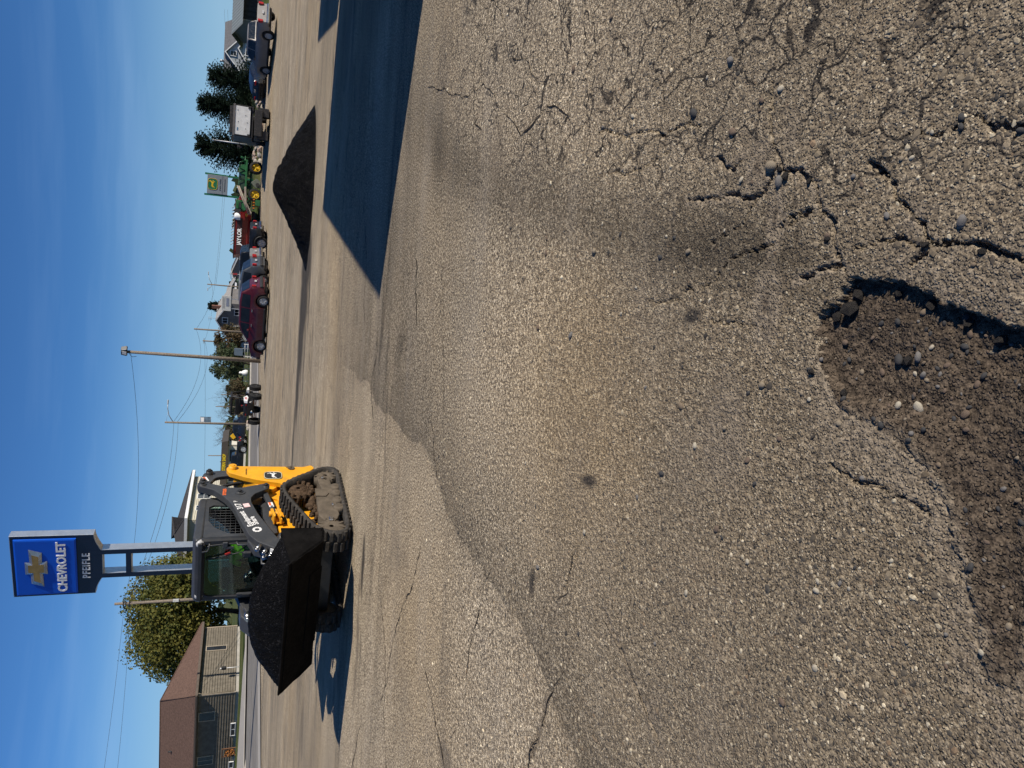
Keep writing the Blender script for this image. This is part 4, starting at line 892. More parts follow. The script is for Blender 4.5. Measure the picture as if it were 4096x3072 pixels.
# ------------------------------------------------------------------ cars
TYRE = M('tyre_rubber', (.02, .02, .02), .85, var=.2, scale=20, spec=.25)
RIM = M('alloy_rim', (.62, .62, .62), .4, .25, var=.1, scale=10)
CHROME = M('chrome_trim', (.62, .62, .62), .15, 1., var=.05)
CGL = M_dark_glass('car_glass')
REDL = M('tail_lamp', (.38, .012, .012), .2, var=.15, spec=.7)
PLA = M('black_plastic', (.018, .018, .019), .6, var=.2)
def TZ(x, y): return float(terrain(np.array([x]), np.array([y]))[0])
def wheel(root, x, y, r, w, sg, rim=RIM, spokes=6, dark=False, knob=False):
    e = bpy.data.objects.new('wheel', None); COL.objects.link(e); e.parent = root; e.location = (x, y, r)
    ri = r*.66
    m = MB(); m.lathe([(ri, -w/2*sg), (r*.93, -w/2*sg), (r, -w*.32*sg), (r, w*.32*sg), (r*.93, w/2*sg), (ri, w/2*sg)], (0, 0, 0), (0, 1, 0), 28)
    if knob:
        for k in range(22):
            a = 2*math.pi*k/22
            for s2 in (-1, 1): m.box((math.cos(a+.07*s2)*r, s2*w*.27, math.sin(a+.07*s2)*r), (.07, w*.36, .05), (0, math.pi/2-a, 0))
    m.build('tyre', TYRE, e)
    m = MB(); m.lathe([(ri, w*.42*sg), (ri*.96, w*.30*sg), (ri*.9, w*.25*sg)], (0, 0, 0), (0, 1, 0), 28); m.lathe([(ri*.9, w*.1*sg), (.01, w*.1*sg)], (0, 0, 0), (0, 1, 0), 20); m.build('rim', PLA if dark else rim, e)
    m = MB(); m.cyl((0, w*.2*sg, 0), (0, w*.40*sg, 0), ri*.2, n=12)
    for k in range(spokes):
        a = 2*math.pi*k/spokes+.2
        for da in (-.13, .13):
            m.tube([(math.cos(a)*ri*.15, w*.36*sg, math.sin(a)*ri*.15), (math.cos(a+da)*ri*.95, w*.36*sg, math.sin(a+da)*ri*.95)], ri*.085, 4)
    m.build('spoke', rim, e)
    return e
def car(name, label, paint, loc, yaw, top, belt, W, wb, wr=.37, wc=0., wins=(), ws=None, rw=None, clear=.25, rim=RIM, spokes=6, bed=None, group=None, tail=None, dark_rim=False, fender=False, head=True, cat='car', lamp_z=.95):
    o = thing(name, label, cat, loc, yaw, group)
    tx = np.array([p[0] for p in top][::-1]); tz = np.array([p[1] for p in top][::-1]); x0, x1 = tx[0], tx[-1]
    xm, hl = (x0+x1)/2, (x1-x0)/2; Hm = tz.max()
    T = lambda x: float(np.interp(x, tx, tz))
    HWf = lambda x: W/2*(1-.16*(abs((x-xm)/hl))**7)
    wx = (wc+wb/2, wc-wb/2); Ra = wr+.07
    def ring(x):
        t, hw = T(x), HWf(x); zb = clear
        for w_ in wx:
            if abs(x-w_) < Ra: zb = max(zb, wr+math.sqrt(Ra*Ra-(x-w_)**2)*.96)
        if x > x1-.35 or x < x0+.35: zb = max(zb, clear+.08)
        b = min(belt, t-.05); zb = min(zb, b-.05); g = max(0., min(1, (t-b-.05)/(Hm-belt)))
        wt = hw*(.965-.20*g)
        return [(0, zb), (hw*.92, zb), (hw*.985, zb+.03), (hw, zb+(b-zb)*.45), (hw*.985, b-.02), (hw*.965, b), (hw*.965+(wt-hw*.965)*.55, b+(t-b)*.55), (wt+.0, t-.07*min(1, (t-b)/.1)), (wt-.07, t-.015), (wt*.5, t), (0, t)]
    xs = sorted(set(list(np.linspace(x0, x1, 58))+[w_+d for w_ in wx for d in (-Ra, -Ra*.97, -Ra*.85, 0, Ra*.85, Ra*.97, Ra)]))
    P = []
    for x in xs:
        r = ring(x); P.append([(x, y, z) for y, z in r]+[(x, -y, z) for y, z in r[::-1][1:-1]])
    m = MB(); m.grid(P, True, True); m.add(P[0], [tuple(range(len(P[0])))]); m.add(P[-1], [tuple(range(len(P[0])))]); body = m.build('body', paint, o)
    ed = body.modifiers.new('es', 'EDGE_SPLIT'); ed.split_angle = rad(48)
    m = MB(); m.box((xm, 0, clear+.16), (2*hl-.5, W-.34, .5), None, .05); m.build('underbody', PLA, o)
    def S(x, z):
        r = ring(x); ys = [p[0] for p in r[3:9]]; zs = [p[1] for p in r[3:9]]; return float(np.interp(z, zs, ys))
    for xa, xb in wins:
        for sg in (1, -1):
            G = []
            for i in range(9):
                x = xa+(xb-xa)*i/8; zl = belt+.03; zh = max(zl+.02, T(x)-.10); zh = min(zh, Hm-.11)
                G.append([(x-.05*(zh-zl)*0, sg*(S(x, zl+(zh-zl)*j/4)+.006), zl+(zh-zl)*j/4) for j in range(5)])
            m = MB(); m.grid(G, True); m.build('side_window', CGL, o)
    for nm, rg in (('windscreen', ws), ('rear_window', rw)):
        if not rg: continue
        G = []
        for i in range(7):
            x = rg[0]+(rg[1]-rg[0])*i/6; t = T(x); y = ring(x)[8][0]-.03; sl = (T(x+.02)-T(x-.02))/.04; nx, nz = -sl/math.hypot(sl, 1), 1/math.hypot(sl, 1)
            G.append([(x+nx*.008, y*(j/3-1), t+nz*.008) for j in range(7)])
        m = MB(); m.grid(G, True); m.build(nm, CGL, o)
    if bed:
        m = MB(); m.box(((bed[0]+bed[1])/2, 0, T(bed[0]+.3)+.004), (bed[1]-bed[0], W-.34, .02)); m.build('bed_inside_shade', PLA, o)  # flat dark panel stands in for the shaded inside of the open bed
    for sg in (1, -1):
        for w_ in wx: wheel(o, w_, sg*(W/2-.13), wr, .24, sg, rim, spokes, dark_rim)
        tw = tail or (.10, .13, .26); m = MB(); m.box((x0+tw[0]*.35, sg*(HWf(x0+.05)-tw[1]*.42), lamp_z), (tw[0]+.06, tw[1], tw[2]), None, .025); m.build('tail_light', REDL, o)
        if head: m = MB(); m.box((x1-.12, sg*(HWf(x1-.1)-.16), T(x1-.15)-.12), (.22, .34, .13), None, .03); m.build('headlight', LAMP, o)
        mx = (ws[0] if ws else x1-1.4)-.12; m = MB(); m.box((mx, sg*(W/2+.10), belt+.08), (.12, .20, .13), None, .04); m.box((mx, sg*(W/2-.02), belt+.03), (.05, .12, .04)); m.build('mirror', paint, o)
        for xa, xb in wins[:2]:
            m = MB(); m.box((xa+.10, sg*(W/2+.006), belt-.10), (.20, .03, .035), None, .01); m.build('door_handle', CHROME, o)
        m = MB(); m.box((wc, sg*(W/2-.02), clear+.02), (wb-2*Ra-.05, .05, .10), None, .02); m.build('rocker_trim', PLA, o)
        if fender:
            for w_ in wx:
                m = MB(); m.tube([(w_+math.cos(a)*Ra, sg*(W/2-.02), wr+math.sin(a)*Ra*.96) for a in np.linspace(0, math.pi, 11)], .05, 6); m.build('fender_flare', PLA, o)
    m = MB(); m.box((x0+.02, 0, .52), (.16, W-.22, .20), None, .05); m.build('rear_bumper', CHROME if bed else PLA, o)
    m = MB(); m.box((x1-.02, 0, .46), (.16, W-.22, .24), None, .05); m.build('front_bumper', PLA, o)
    m = MB(); m.box((x0-.02, 0, .86), (.03, .30, .14), None, .01); m.build('number_plate', M('plate_grey', (.35, .35, .36), .5), o)
    return o
SUV = [(2.48, .45), (2.46, .92), (1.60, 1.08), (1.32, 1.14), (.55, 1.64), (.15, 1.74), (-1.30, 1.75), (-1.95, 1.66), (-2.32, 1.18), (-2.46, 1.0), (-2.48, .5)]
PICK = [(2.95, .5), (2.93, 1.12), (1.75, 1.26), (1.50, 1.30), (.80, 1.80), (.45, 1.88), (-.70, 1.88), (-.95, 1.80), (-1.08, 1.30), (-1.10, 1.26), (-2.92, 1.26), (-2.95, .55)]
COUPE = [(2.38, .45), (2.36, .82), (1.35, .98), (1.05, 1.0), (.25, 1.33), (-.25, 1.37), (-1.0, 1.24), (-1.75, 1.04), (-2.3, 1.02), (-2.38, .5)]
def paint(n, c, r=.34, metal=.15): return M(n, c, r, metal, var=.08, scale=2, coat=.15, dirt=.2, dcol=(.12, .105, .09))
YAW = math.atan2(.46, -.89)
SW = dict(wins=((.02, 1.02), (-.98, -.06), (-1.9, -1.06)), ws=(.52, 1.32), rw=(-2.30, -1.96))
car('suv', 'dark maroon suv parked nearest the tall floodlight pole', paint('maroon_paint', (.075, .008, .014)), (3.42, 48.3, TZ(3.4, 48.3)), YAW, SUV, 1.10, 1.98, 3.07, **SW, spokes=6)
car('suv', 'charcoal grey suv parked behind the maroon one', paint('charcoal_car', (.055, .062, .07)), (5.1, 50.9, TZ(5.1, 50.9)), YAW, SUV, 1.10, 1.98, 2.95, **SW, spokes=5)
PW = dict(wins=((-.02, .98), (-.92, -.10)), ws=(.78, 1.5), rw=(-1.07, -.95), bed=(-2.8, -1.2))
car('pickup', 'light grey pickup parked between charcoal suv and black pickup', paint('warm_grey_car', (.19, .185, .175)), (5.8, 54.4, TZ(5.8, 54.4)), YAW, PICK, 1.24, 2.02, 3.7, wr=.40, **PW, spokes=6, clear=.34)
car('pickup', 'black pickup with wide fender flares in front of the red mixer wagon', paint('black_car', (.012, .013, .015)), (8.3, 57.6, TZ(8.3, 57.6)), YAW, PICK, 1.24, 2.02, 3.7, wr=.43, **PW, spokes=6, clear=.40, fender=True)
car('pickup', 'silver grey crew cab pickup with its sunlit tailgate towards the camera', paint('silver_car', (.20, .185, .17), .45, .1), (24.9, 57.4, TZ(24.9, 57.4)), math.atan2(.94, -.33), PICK, 1.24, 2.02, 3.62, wr=.41, **PW, spokes=6, clear=.36, tail=(.14, .20, .34), lamp_z=1.02)
car('coupe', 'low black sports coupe parked beside the silver pickup', paint('coupe_black', (.010, .011, .014), .2), (24.9, 64.0, .55), math.atan2(.62, .78), COUPE, .92, 1.9, 2.8, wr=.35, wins=((-.7, .45),), ws=(.26, 1.04), rw=(-1.72, -1.0), clear=.18, spokes=8, tail=(.1, .34, .10), lamp_z=.84, dark_rim=True)
car('pickup', 'dark blue pickup parked on the far verge behind the buggy', paint('navy_car', (.012, .018, .032)), (-7.3, 99.5, .1), math.atan2(.1, -1), PICK, 1.24, 2.0, 3.6, wr=.42, **PW, clear=.38, group='vehicles on the far verge')
car('pickup', 'black lifted pickup parked before the western shop', paint('black_car2', (.011, .012, .013)), (-11.6, 97.5, .1), math.atan2(.15, -1), PICK, 1.24, 2.0, 3.6, wr=.48, **PW, clear=.5, group='vehicles on the far verge')
def extra_parts():
    pass

# ------------------------------------------------------------------ side-by-side buggy
def buggy():
    o = thing('utility_buggy', 'black open buggy on big knobbly tyres with white and red panels', 'buggy', (-2.35, 54.6, 0), rad(72))
    # x forward (away from the viewer), y left
    PL = M('buggy_black', (.014, .014, .015), .5, var=.2); WP = M('buggy_white', (.72, .72, .72), .4, var=.05); RP = M('buggy_red', (.42, .02, .03), .4)
    for x, hw in ((1.15, .86), (-1.0, .94)):
        for s in (1, -1): wheel(o, x, s*hw, .40, .30, s, PLA, 6, True, True)
    m = MB(); m.side([(-1.1, .55), (-1.2, .95), (-.4, 1.0), (-.3, .62), (.9, .60), (1.0, 1.0), (1.55, .9), (1.5, .55), (0, .42)], -.45, .45); m.build('chassis', PL, o, .03)
    m = MB(); m.box((-.75, 0, 1.05), (.7, 1.0, .22), None, .05); m.build('cargo_box', PL, o)
    for s in (1, -1):
        m = MB(); m.prism([(-1.25, s*.50, 1.12), (-.55, s*.50, 1.20), (-.15, s*.50, .95), (-.55, s*.50, .86), (-1.30, s*.50, .92)], (0, s*.20, 0)); m.build('rear_fender', WP if s < 0 else PL, o, .02)
        if s < 0:
            m = MB()
            for k in range(3): m.box((-.95+k*.16, s*.705, 1.03), (.08, .006, .16), (0, rad(35), 0))
            m.build('red_stripe', RP, o)
        m = MB(); m.prism([(1.0, s*.42, 1.0), (1.55, s*.42, .92), (1.5, s*.42, .70), (1.0, s*.42, .80)], (0, s*.30, 0)); m.build('front_fender', WP if s < 0 else PL, o, .02)
        m = MB(); m.tube([(-.75, s*.66, 1.05), (-.42, s*.66, 1.94), (.45, s*.64, 1.94), (.98, s*.62, 1.05)], .05, 8); m.tube([(-.42, s*.66, 1.90), (.30, s*.65, 1.02)], .04, 8); m.build('roll_bar', PL, o)
        for z in (.40, .56):
            m = MB(); m.tube([(-1.0, s*.30, z), (-1.0, s*.72, z-.06)], .028, 6); m.build('suspension_arm', M('rusty_red_arm', (.22, .05, .03), .6), o)
        m = MB(); m.tube([(-1.0, s*.34, 1.0), (-1.0, s*.60, .50)], .05, 10); m.build('shock_absorber', M('shock_silver', (.4, .38, .36), .4, .6), o)
        m = MB(); m.box((-.38, s*.27, 1.16), (.14, .46, .62), (0, rad(-12), 0), .06); m.box((-.12, s*.27, .88), (.46, .46, .12), None, .04); m.build('seat', PL, o)
        m = MB(); m.box((-1.26, s*.36, 1.0), (.03, .12, .05), None, .01); m.build('tail_light', REDL, o)
    m = MB(); m.box((0, 0, 1.99), (1.15, 1.42, .11), None, .03); m.build('roof', PL, o); m = MB(); m.box((-.62, 0, 1.52), (.05, 1.2, .40), (0, rad(-18), 0), .02); m.build('rear_screen', PL, o)
    m = MB(); m.tube([(-.42, -.56, 1.92), (-.42, .56, 1.92)], .03, 8); m.tube([(-.6, -.56, 1.45), (-.6, .56, 1.45)], .026, 8); m.build('cross_bar', PL, o)
    m = MB(); m.cyl((-1.22, .10, .62), (-1.40, .10, .64), .07, n=14); m.build('exhaust', STEEL, o)
    m = MB(); m.box((1.35, 0, .98), (.5, .8, .12), (0, rad(10), 0), .05); m.build('bonnet', PL, o)
buggy()

# ------------------------------------------------------------------ dump truck seen from behind
def dump_truck():
    o = thing('dump_truck', 'small dump truck seen from behind with a pale tailgate', 'truck', (18.5, 56.6, TZ(18.5, 56.6)), rad(80))
    K = M('truck_black', (.015, .014, .014), .6, var=.25, dirt=.3); P = M('galvanised_tailgate', (.66, .66, .64), .6, 0., var=.12, scale=3, dirt=.25, dcol=(.28, .26, .24))
    # x forward (away), y left
    m = MB()
    for y in (-1.08, 1.08): m.box((1.7, y, 1.90), (3.4, .07, 1.28), None, .01)
    m.box((3.38, 0, 2.0), (.07, 2.2, 1.5), None, .01); m.box((1.7, 0, 1.26), (3.4, 2.2, .10), None, .01); m.build('dump_box', K, o)
    m = MB(); m.box((-.04, 0, 1.95), (.05, 2.02, 1.06), None, .008); tg = m.build('tailgate', P, o)
    m = MB(); m.box((-.07, 0, 2.54), (.06, 2.24, .14), None, .01); m.build('tailgate_rail', M('grey_rail', (.12, .11, .105), .6), tg)
    for y, z in ((.1, 2.25), (-.4, 1.75), (.55, 1.72), (.1, 1.62), (-.7, 2.3)):
        m = MB(); m.cyl((-.065, y, z), (-.085, y, z), .03, n=10); m.build('rivet', K, tg)
    m = MB(); m.box((-.07, .62, 2.28), (.012, .22, .10)); m.build('badge', M('blue_badge', (.12, .22, .33), .5), tg)
    for y in (-.98, .98):
        m = MB(); m.box((-.08, y, 1.50), (.06, .16, .18), None, .01); m.build('latch', K, tg)
    m = MB(); m.box((.6, 0, 2.72), (1.2, 1.9, .24), None, .02); m.build('tarp_roll', K, o)
    m = MB(); m.box((1.4, 0, .85), (3.2, 1.9, .55), None, .03); m.build('frame', K, o)
    for s in (1, -1):
        m = MB(); m.box((-.02, s*.82, .52), (.03, .62, .78), None, .01); m.build('mud_flap', K, o)
        for x in (.75,): wheel(o, x, s*.82, .46, .5, s, PLA, 6, True)
        wheel(o, 4.3, s*.9, .46, .28, s, PLA, 6, True)
        m = MB(); m.tube([(4.0, s*1.0, 2.1), (3.9, s*1.42, 2.2)], .02, 6); m.box((3.9, s*1.42, 2.1), (.06, .20, .40), None, .02); m.build('mirror', K, o)
        m = MB(); m.box((-.06, s*.62, 1.05), (.04, .16, .08), None, .01); m.build('tail_light', REDL, o)
    m = MB(); m.side([(3.55, .6), (3.55, 2.3), (3.8, 2.45), (4.6, 2.4), (5.0, 1.7), (5.9, 1.55), (6.0, .7)], -.98, .98); m.build('cab', K, o, .06)
dump_truck()

# ------------------------------------------------------------------ green implement with yellow wheels
GRN = M('implement_green', (.012, .10, .028), .45, var=.15, scale=3, dirt=.25, dcol=(.05, .06, .03))
IYEL = M('implement_yellow', (.72, .46, .01), .45, var=.1, scale=4, dirt=.15, dcol=(.3, .2, .05))
def implement():
    o = thing('green_implement', 'green farm implement with two yellow wheeled tyres behind the asphalt heap', 'farm machine', (15.55, 63.6, .5), rad(180)); o.scale = (.9, .9, .92)
    # x points left in the picture, z up, y towards the viewer is +
    K = M('hose_black', (.015, .015, .016), .6); T = M('faded_tan_tube', (.27, .225, .18), .6, var=.2)
    for x in (-1.5, 1.0):
        e = wheel(o, x, .55, .56, .42, 1, IYEL, 3, False, True)
    m = MB(); m.box((-.4, -.3, 1.35), (3.6, 1.4, .18), None, .03); m.box((-.6, -.3, .95), (3.0, .2, .2), None, .03); m.build('main_frame', GRN, o)
    m = MB(); m.side(rnd_poly([(-1.75, 1.40), (-1.70, 1.85), (-1.4, 2.0), (-.9, 1.95), (-.8, 1.40)], .1), -.6, .35); m.build('gearbox_cover', GRN, o, .03)
    m = MB(); m.side(rnd_poly([(-.7, 1.42), (-.7, 2.0), (.6, 2.05), (.7, 1.42)], .06), -.7, .3); m.build('tank', M('dark_green_panel', (.012, .04, .02), .5), o, .03)
    m = MB(); m.side(rnd_poly([(1.5, 1.05), (1.55, 2.08), (2.4, 2.1), (2.5, 1.3)], .1), -.5, .3); m.build('hopper', GRN, o, .03)
    for k in range(5):
        m = MB(); m.tube([(-2.1+k*.9, .38, 1.45+.05*(k % 2)), (-1.9+k*.9, .40, 1.95), (-1.4+k*.9, .38, 1.98), (-1.2+k*.9, .42, 1.5)], .025, 6); m.build('hose', K if k % 2 else GRN, o)
    for z0, z1 in ((2.05, 1.0), (1.92, .85)):
        m = MB(); m.tube([(.35, .62, z0), (2.9, .7, z1)], .06, 8); m.build('delivery_tube', T, o)
    m = MB(); m.side([(.35, 1.32), (.40, 1.48), (1.9, 1.40), (2.8, .85), (2.72, .74), (1.8, 1.22)], .66, .72); m.build('chain_guard', T, o, .01)
    m = MB(); m.side(rnd_poly([(-.55, .45), (-.1, .95), (.35, .55), (.30, .12), (-.25, .10)], .12), .45, .62); m.build('drive_case', M('grey_green_case', (.10, .115, .09), .6, dirt=.3), o, .02)
    m = MB(); m.cyl((.05, .62, .36), (.05, .70, .36), .17, n=18); m.build('pulley', K, o)
    m = MB(); m.box((1.75, .75, .28), (.55, .2, .42), None, .03); m.build('lower_box', GRN, o)
    for k in range(9):
        m = MB(); m.box((1.35+k*.13, .80, .62), (.06, .10, .14), (0, .2, 0)); m.build('warning_stripe', M('stripe_orange', (.75, .22, .02), .5) if k % 2 else PLA, o)
    m = MB()
    m.tube([(-2.5, 0, 1.2), (-2.4, .2, 1.9), (-2.1, .2, 1.5)], .04, 6); m.tube([(-2.6, .1, 1.5), (-1.7, .1, 1.5)], .04, 6); m.tube([(-2.55, 0, 1.85), (-2.0, .2, 1.2)], .03, 6); m.build('hitch_frame', GRN, o)
    m = MB(); m.lathe([(.02, .32), (.25, .28), (.34, .1), (.34, -.2)], (2.9, -.6, 1.9), (0, 0, 1), 18); m.build('fertiliser_tank', WHT, o)
    m = MB(); m.side([(2.4, 1.5), (2.75, 1.9), (2.6, 2.3), (2.35, 2.1)], .1, .3); m.box((2.2, .3, 1.75), (.9, .1, .12)); m.build('seat_bracket', K, o)
implement()
# ------------------------------------------------------------------ red feed mixer
def mixer():
    o = thing('feed_mixer', 'red feed mixer wagon with white lettering behind the parked pickups', 'farm machine', (12.0, 65.5, .45), rad(180))
    RD = M('mixer_red', (.20, .008, .012), .4, var=.12, scale=3, coat=.3); DK = M('mixer_dark', (.03, .008, .01), .5)
    m = MB(); P = []
    for z, w, d in ((.75, 1.75, .7), (1.0, 1.85, .85), (1.9, 2.25, 1.1), (2.0, 2.27, 1.12)):
        pts = rnd_poly([(-w, -d), (w, -d), (w, d), (-w, d)], .35, 4); P.append([(x, y, z) for x, y in pts])
    m.grid(P, False, True); m.build('tub', RD, o)
    m = MB(); pts = rnd_poly([(-2.27, -1.12), (2.27, -1.12), (2.27, 1.12), (-2.27, 1.12)], .35, 4); m.tube([(x, y, 2.02) for x, y in pts+pts[:1]], .05, 6, False); m.build('tub_rim', DK, o)
    m = MB(); m.quad((-.9, 1.12, 1.42), (2.2, 1.12, 1.42), (2.2, 1.155, 1.85), (-.7, 1.155, 1.85)); m.prism([(-.9, 1.09, 1.42), (2.2, 1.09, 1.42), (2.2, 1.13, 1.85), (-.6, 1.13, 1.85)], (0, .015, 0)); pn = m.build('name_panel', DK, o)
    text_obj('lettering', 'JAY·LOR', .46, WHT, o, frame((.72, 1.16, 1.62), (-1, 0, 0), (0, -.08, 1)), .004, .85, .95, .012)
    for k in range(13):
        m = MB(); m.tube([(-1.9+k*.26, .9, 2.05), (-1.75+k*.26, .55, 2.28)], .03, 5); m.build('knife_guard', M('pale_slat', (.55, .5, .42), .6), o)
    m = MB(); m.side([(-2.3, 1.1), (-2.2, 1.9), (-2.75, 1.75), (-2.7, 1.05)], -.6, .9); m.build('discharge_door', RD, o, .03)
    m = MB(); m.box((-2.3, .9, .55), (.6, .25, .42), None, .03); m.box((-2.35, 1.0, .2), (.15, .15, .5)); m.build('jack_stand', M('jack_yellow', (.62, .36, .03), .5), o)
    m = MB(); m.box((-1.2, 1.13, 1.15), (.28, .03, .18), None, .02); m.build('reflector', M('amber', (.7, .35, .04), .4), o)
    m = MB(); m.box((-1.75, 1.02, 1.62), (.14, .03, .14)); m.build('sticker', WHT, o)
    for x in (-.6, .9): wheel(o, x, .75, .42, .3, 1, RIM, 6)
    m = MB(); m.box((0, 0, .6), (3.4, .9, .25)); m.build('frame', DK, o)
    m = MB(); m.tube([(-3.1, 0, .5), (-2.0, 0, .62)], .07, 6); m.tube([(-3.0, .5, .2), (-2.9, .5, 1.0)], .04, 6); m.build('drawbar', RD, o)
mixer()
# ------------------------------------------------------------------ signs
NAVY = M('sign_navy', (.003, .006, .022), .35, var=.1); ALU = M('sign_aluminium', (.50, .52, .54), .38, .75, var=.08, scale=3)
def dealer_sign():
    o = thing('pylon_sign', 'tall blue dealer pylon sign on two posts behind the loader', 'sign', (-8.42, 34, 0), rad(-23))
    # local: x to the right, -y towards the viewer
    for s in (1, -1):
        m = MB(); m.box((s*.60, .22, 3.5), (.20, .42, 7.0)); p = m.build('post', ALU, o)
        m = MB(); m.box((s*.60, -.004, 3.5), (.204, .03, 7.0)); m.build('post_face', NAVY, p)
    m = MB(); m.box((0, .22, 5.60), (1.0, .42, .20)); p = m.build('crossbar', ALU, o); m = MB(); m.box((0, -.006, 5.60), (1.0, .026, .204)); m.build('crossbar_face', NAVY, p)
    sh = [(-1.5, 9.83), (1.5, 9.83), (1.5, 6.86)] + [(1.5-.86*k/6+.08*math.sin(k/6*math.pi), 6.86-.30*(k/6)**2.2) for k in range(1, 7)] + [(-(1.5-.86*k/6+.08*math.sin(k/6*math.pi)), 6.86-.30*(k/6)**2.2) for k in range(6, 0, -1)] + [(-1.5, 6.86)]
    m = MB(); m.side(sh, .0, .38); cb = m.build('cabinet', ALU, o, .012)
    cx, cz = 0, 8.2
    m = MB(); m.side([(x*.982, cz+(z-cz)*.985) for x, z in sh], -.012, .02); m.build('cabinet_face', NAVY, cb)
    BLU = M('sign_blue', (.004, .085, .55), .5, var=.04, scale=1, spec=.3)
    m = MB()
    F0 = [(-1.36, 9.68), (1.36, 9.68), (1.36, 7.50), (-1.36, 7.50)]; F1 = [(-1.30, 9.62), (1.30, 9.62), (1.30, 7.56), (-1.30, 7.56)]
    m.grid([[(x, -.012, z) for x, z in F0], [(x, -.085, z) for x, z in F0], [(x, -.105, z) for x, z in F1]], False, True); m.add([(x, -.105, z) for x, z in F1], [(0, 1, 2, 3)]); m.build('blue_panel', BLU, o)
    ou = [(-.27, .39), (.30, .39), (.28, .22), (.92, .235), (.75, -.22), (.30, -.21), (.33, -.39), (-.30, -.39), (-.28, -.22), (-.92, -.235), (-.75, .20), (-.28, .21)]
    nn = [(-.185, .27), (.20, .27), (.19, .115), (.70, .13), (.59, -.105), (.20, -.10), (.22, -.27), (-.20, -.27), (-.19, -.115), (-.70, -.13), (-.59, .095), (-.19, .105)]
    bz = 8.93
    m = MB(); m.grid([[(x, -.105, bz+z) for x, z in ou], [(x, -.135, bz+z) for x, z in ou], [(x, -.175, bz+z) for x, z in nn]], False, True); e = m.build('emblem', M('emblem_silver', (.42, .43, .44), .32, .8, var=.25, scale=2), o)
    m = MB(); m.prism([(x, -.16, bz+z) for x, z in nn], (0, -.02, 0)); m.build('emblem_centre', M('emblem_gold', (.40, .235, .07), .38, .5, var=.25, scale=1.2), e)
    text_obj('lettering', 'CHEVROLET', .47, WHT, o, frame((0, -.118, 8.02), (1, 0, 0), (0, 0, 1)), .02, .93, 1.02, .014)
    text_obj('lettering', 'PFEIFLE', .40, WHT, o, frame((-.05, -.02, 7.16), (1, 0, 0), (0, 0, 1)), .006, .86, 1.16, .009)
dealer_sign()
def green_sign():
    o = thing('roadside_sign', 'grey roadside sign with a green and yellow deer badge on green posts', 'sign', (20.1, 84, .95), rad(-6))
    G = M('sign_green', (.008, .14, .055), .5, var=.1); S = M('sign_silver', (.26, .28, .30), .45, .3, var=.05)
    for s in (1, -1):
        m = MB(); m.side([(s*1.02-.09, 0), (s*1.02+.09, 0), (s*1.10+.05, 5.0), (s*1.10-.12, 5.0)], .0, .3); m.build('post', G, o)
    m = MB(); m.box((0, .08, 3.72), (2.0, .28, 2.05), None, .01); m.build('panel', S, o)
    F = frame((0, -.065, 4.2), (1, 0, 0), (0, 0, 1))
    m = MB(); oval(m, F, 1.20, .98, .012, .32); e = m.build('badge', G, o)
    pts = rnd_poly([(-.58, -.47), (.58, -.47), (.58, .47), (-.58, .47)], .3, 5); m = MB(); m.tube([F @ Vector((x, y, .015)) for x, y in pts+pts[:1]], .022, 5, False); m.build('badge_rim', IYEL, e)
    m = MB(); deer(m, frame((0, -.085, 4.18), (1, 0, 0), (0, 0, 1)), .72); m.build('deer_mark', IYEL, e)
    text_obj('lettering', 'JOHN DEERE', .22, NAVY, o, frame((0, -.066, 3.42), (1, 0, 0), (0, 0, 1)), .004, 1.0)
    m = MB(); m.box((0, -.068, 3.22), (2.0, .012, .02)); m.build('dividing_line', NAVY, o)
    m = MB(); m.box((0, -.068, 2.98), (1.35, .010, .05)); m.build('small_print', NAVY, o)
green_sign()

# ------------------------------------------------------------------ poles and wires
WOOD = M('weathered_pole', (.20, .165, .13), .9, var=.3, scale=9, bump=.5, bscale=25, spec=.15)
def pole(x, y, h, r, label, top=None, z=0., group=None, name='utility_pole', mat_=None):
    o = thing(name, label, 'pole', (x, y, z), 0, group); t = top or (0, 0)
    m = MB(); m.cyl((0, 0, -.1), (t[0], t[1], h), r, r*.68, 14); m.build('shaft', mat_ or WOOD, o); return o
MET = M('galvanised', (.36, .36, .36), .5, .5, var=.12)
def lamp_arm(o, pts, name='lamp_arm'):
    m = MB(); m.tube(pts, .045, 6); a = m.build(name, MET, o); e = Vector(pts[-1]); d = (e-Vector(pts[-2])).normalized()
    m = MB(); m.box(e+d*.25, (.55, .26, .13), None, .05); m.build('lamp_head', LAMP, a)
p1 = pole(.84, 60, 9.55, .165, 'tall wooden pole with twin floodlights at the edge of the lot', (.17, 0))
for k, (dx, yw) in enumerate(((-.12, -.5), (.22, .6))):
    m = MB(); m.box((.17+dx, -.18, 9.62), (.34, .16, .42), (rad(-20), 0, yw), .02); f = m.build('floodlight', GRY, p1)
    m = MB(); m.box((.17+dx, -.27, 9.60), (.26, .03, .32), (rad(-20), 0, yw), .01); m.build('lens', LAMP, f)
m = MB(); m.tube([(.17, -.1, 9.35), (-.08, -.2, 9.2), (-.2, -.15, 9.05), (-.14, -.12, 8.8)], .018, 5); m.build('drop_wire', PLA, p1)
p2 = pole(-6.35, 90.5, 9.15, .15, 'wooden pole with a street light arm and hanging banner across the road', (.0, 0), .1)
lamp_arm(p2, [(0, 0, 8.25), (.8, 0, 8.75), (1.6, 0, 8.92), (2.1, 0, 8.92)])
m = MB(); m.box((.45, 0, 4.85), (.62, .02, 1.15)); b = m.build('banner', M('banner_blue', (.10, .16, .22), .7, var=.4, scale=3), p2)
m = MB(); m.box((.42, -.006, 5.2), (.5, .02, .35)); m.build('banner_band', WHT, b)
for z in (4.28, 5.42):
    m = MB(); m.tube([(0, 0, z), (.8, 0, z)], .015, 5); m.build('banner_rod', MET, p2)
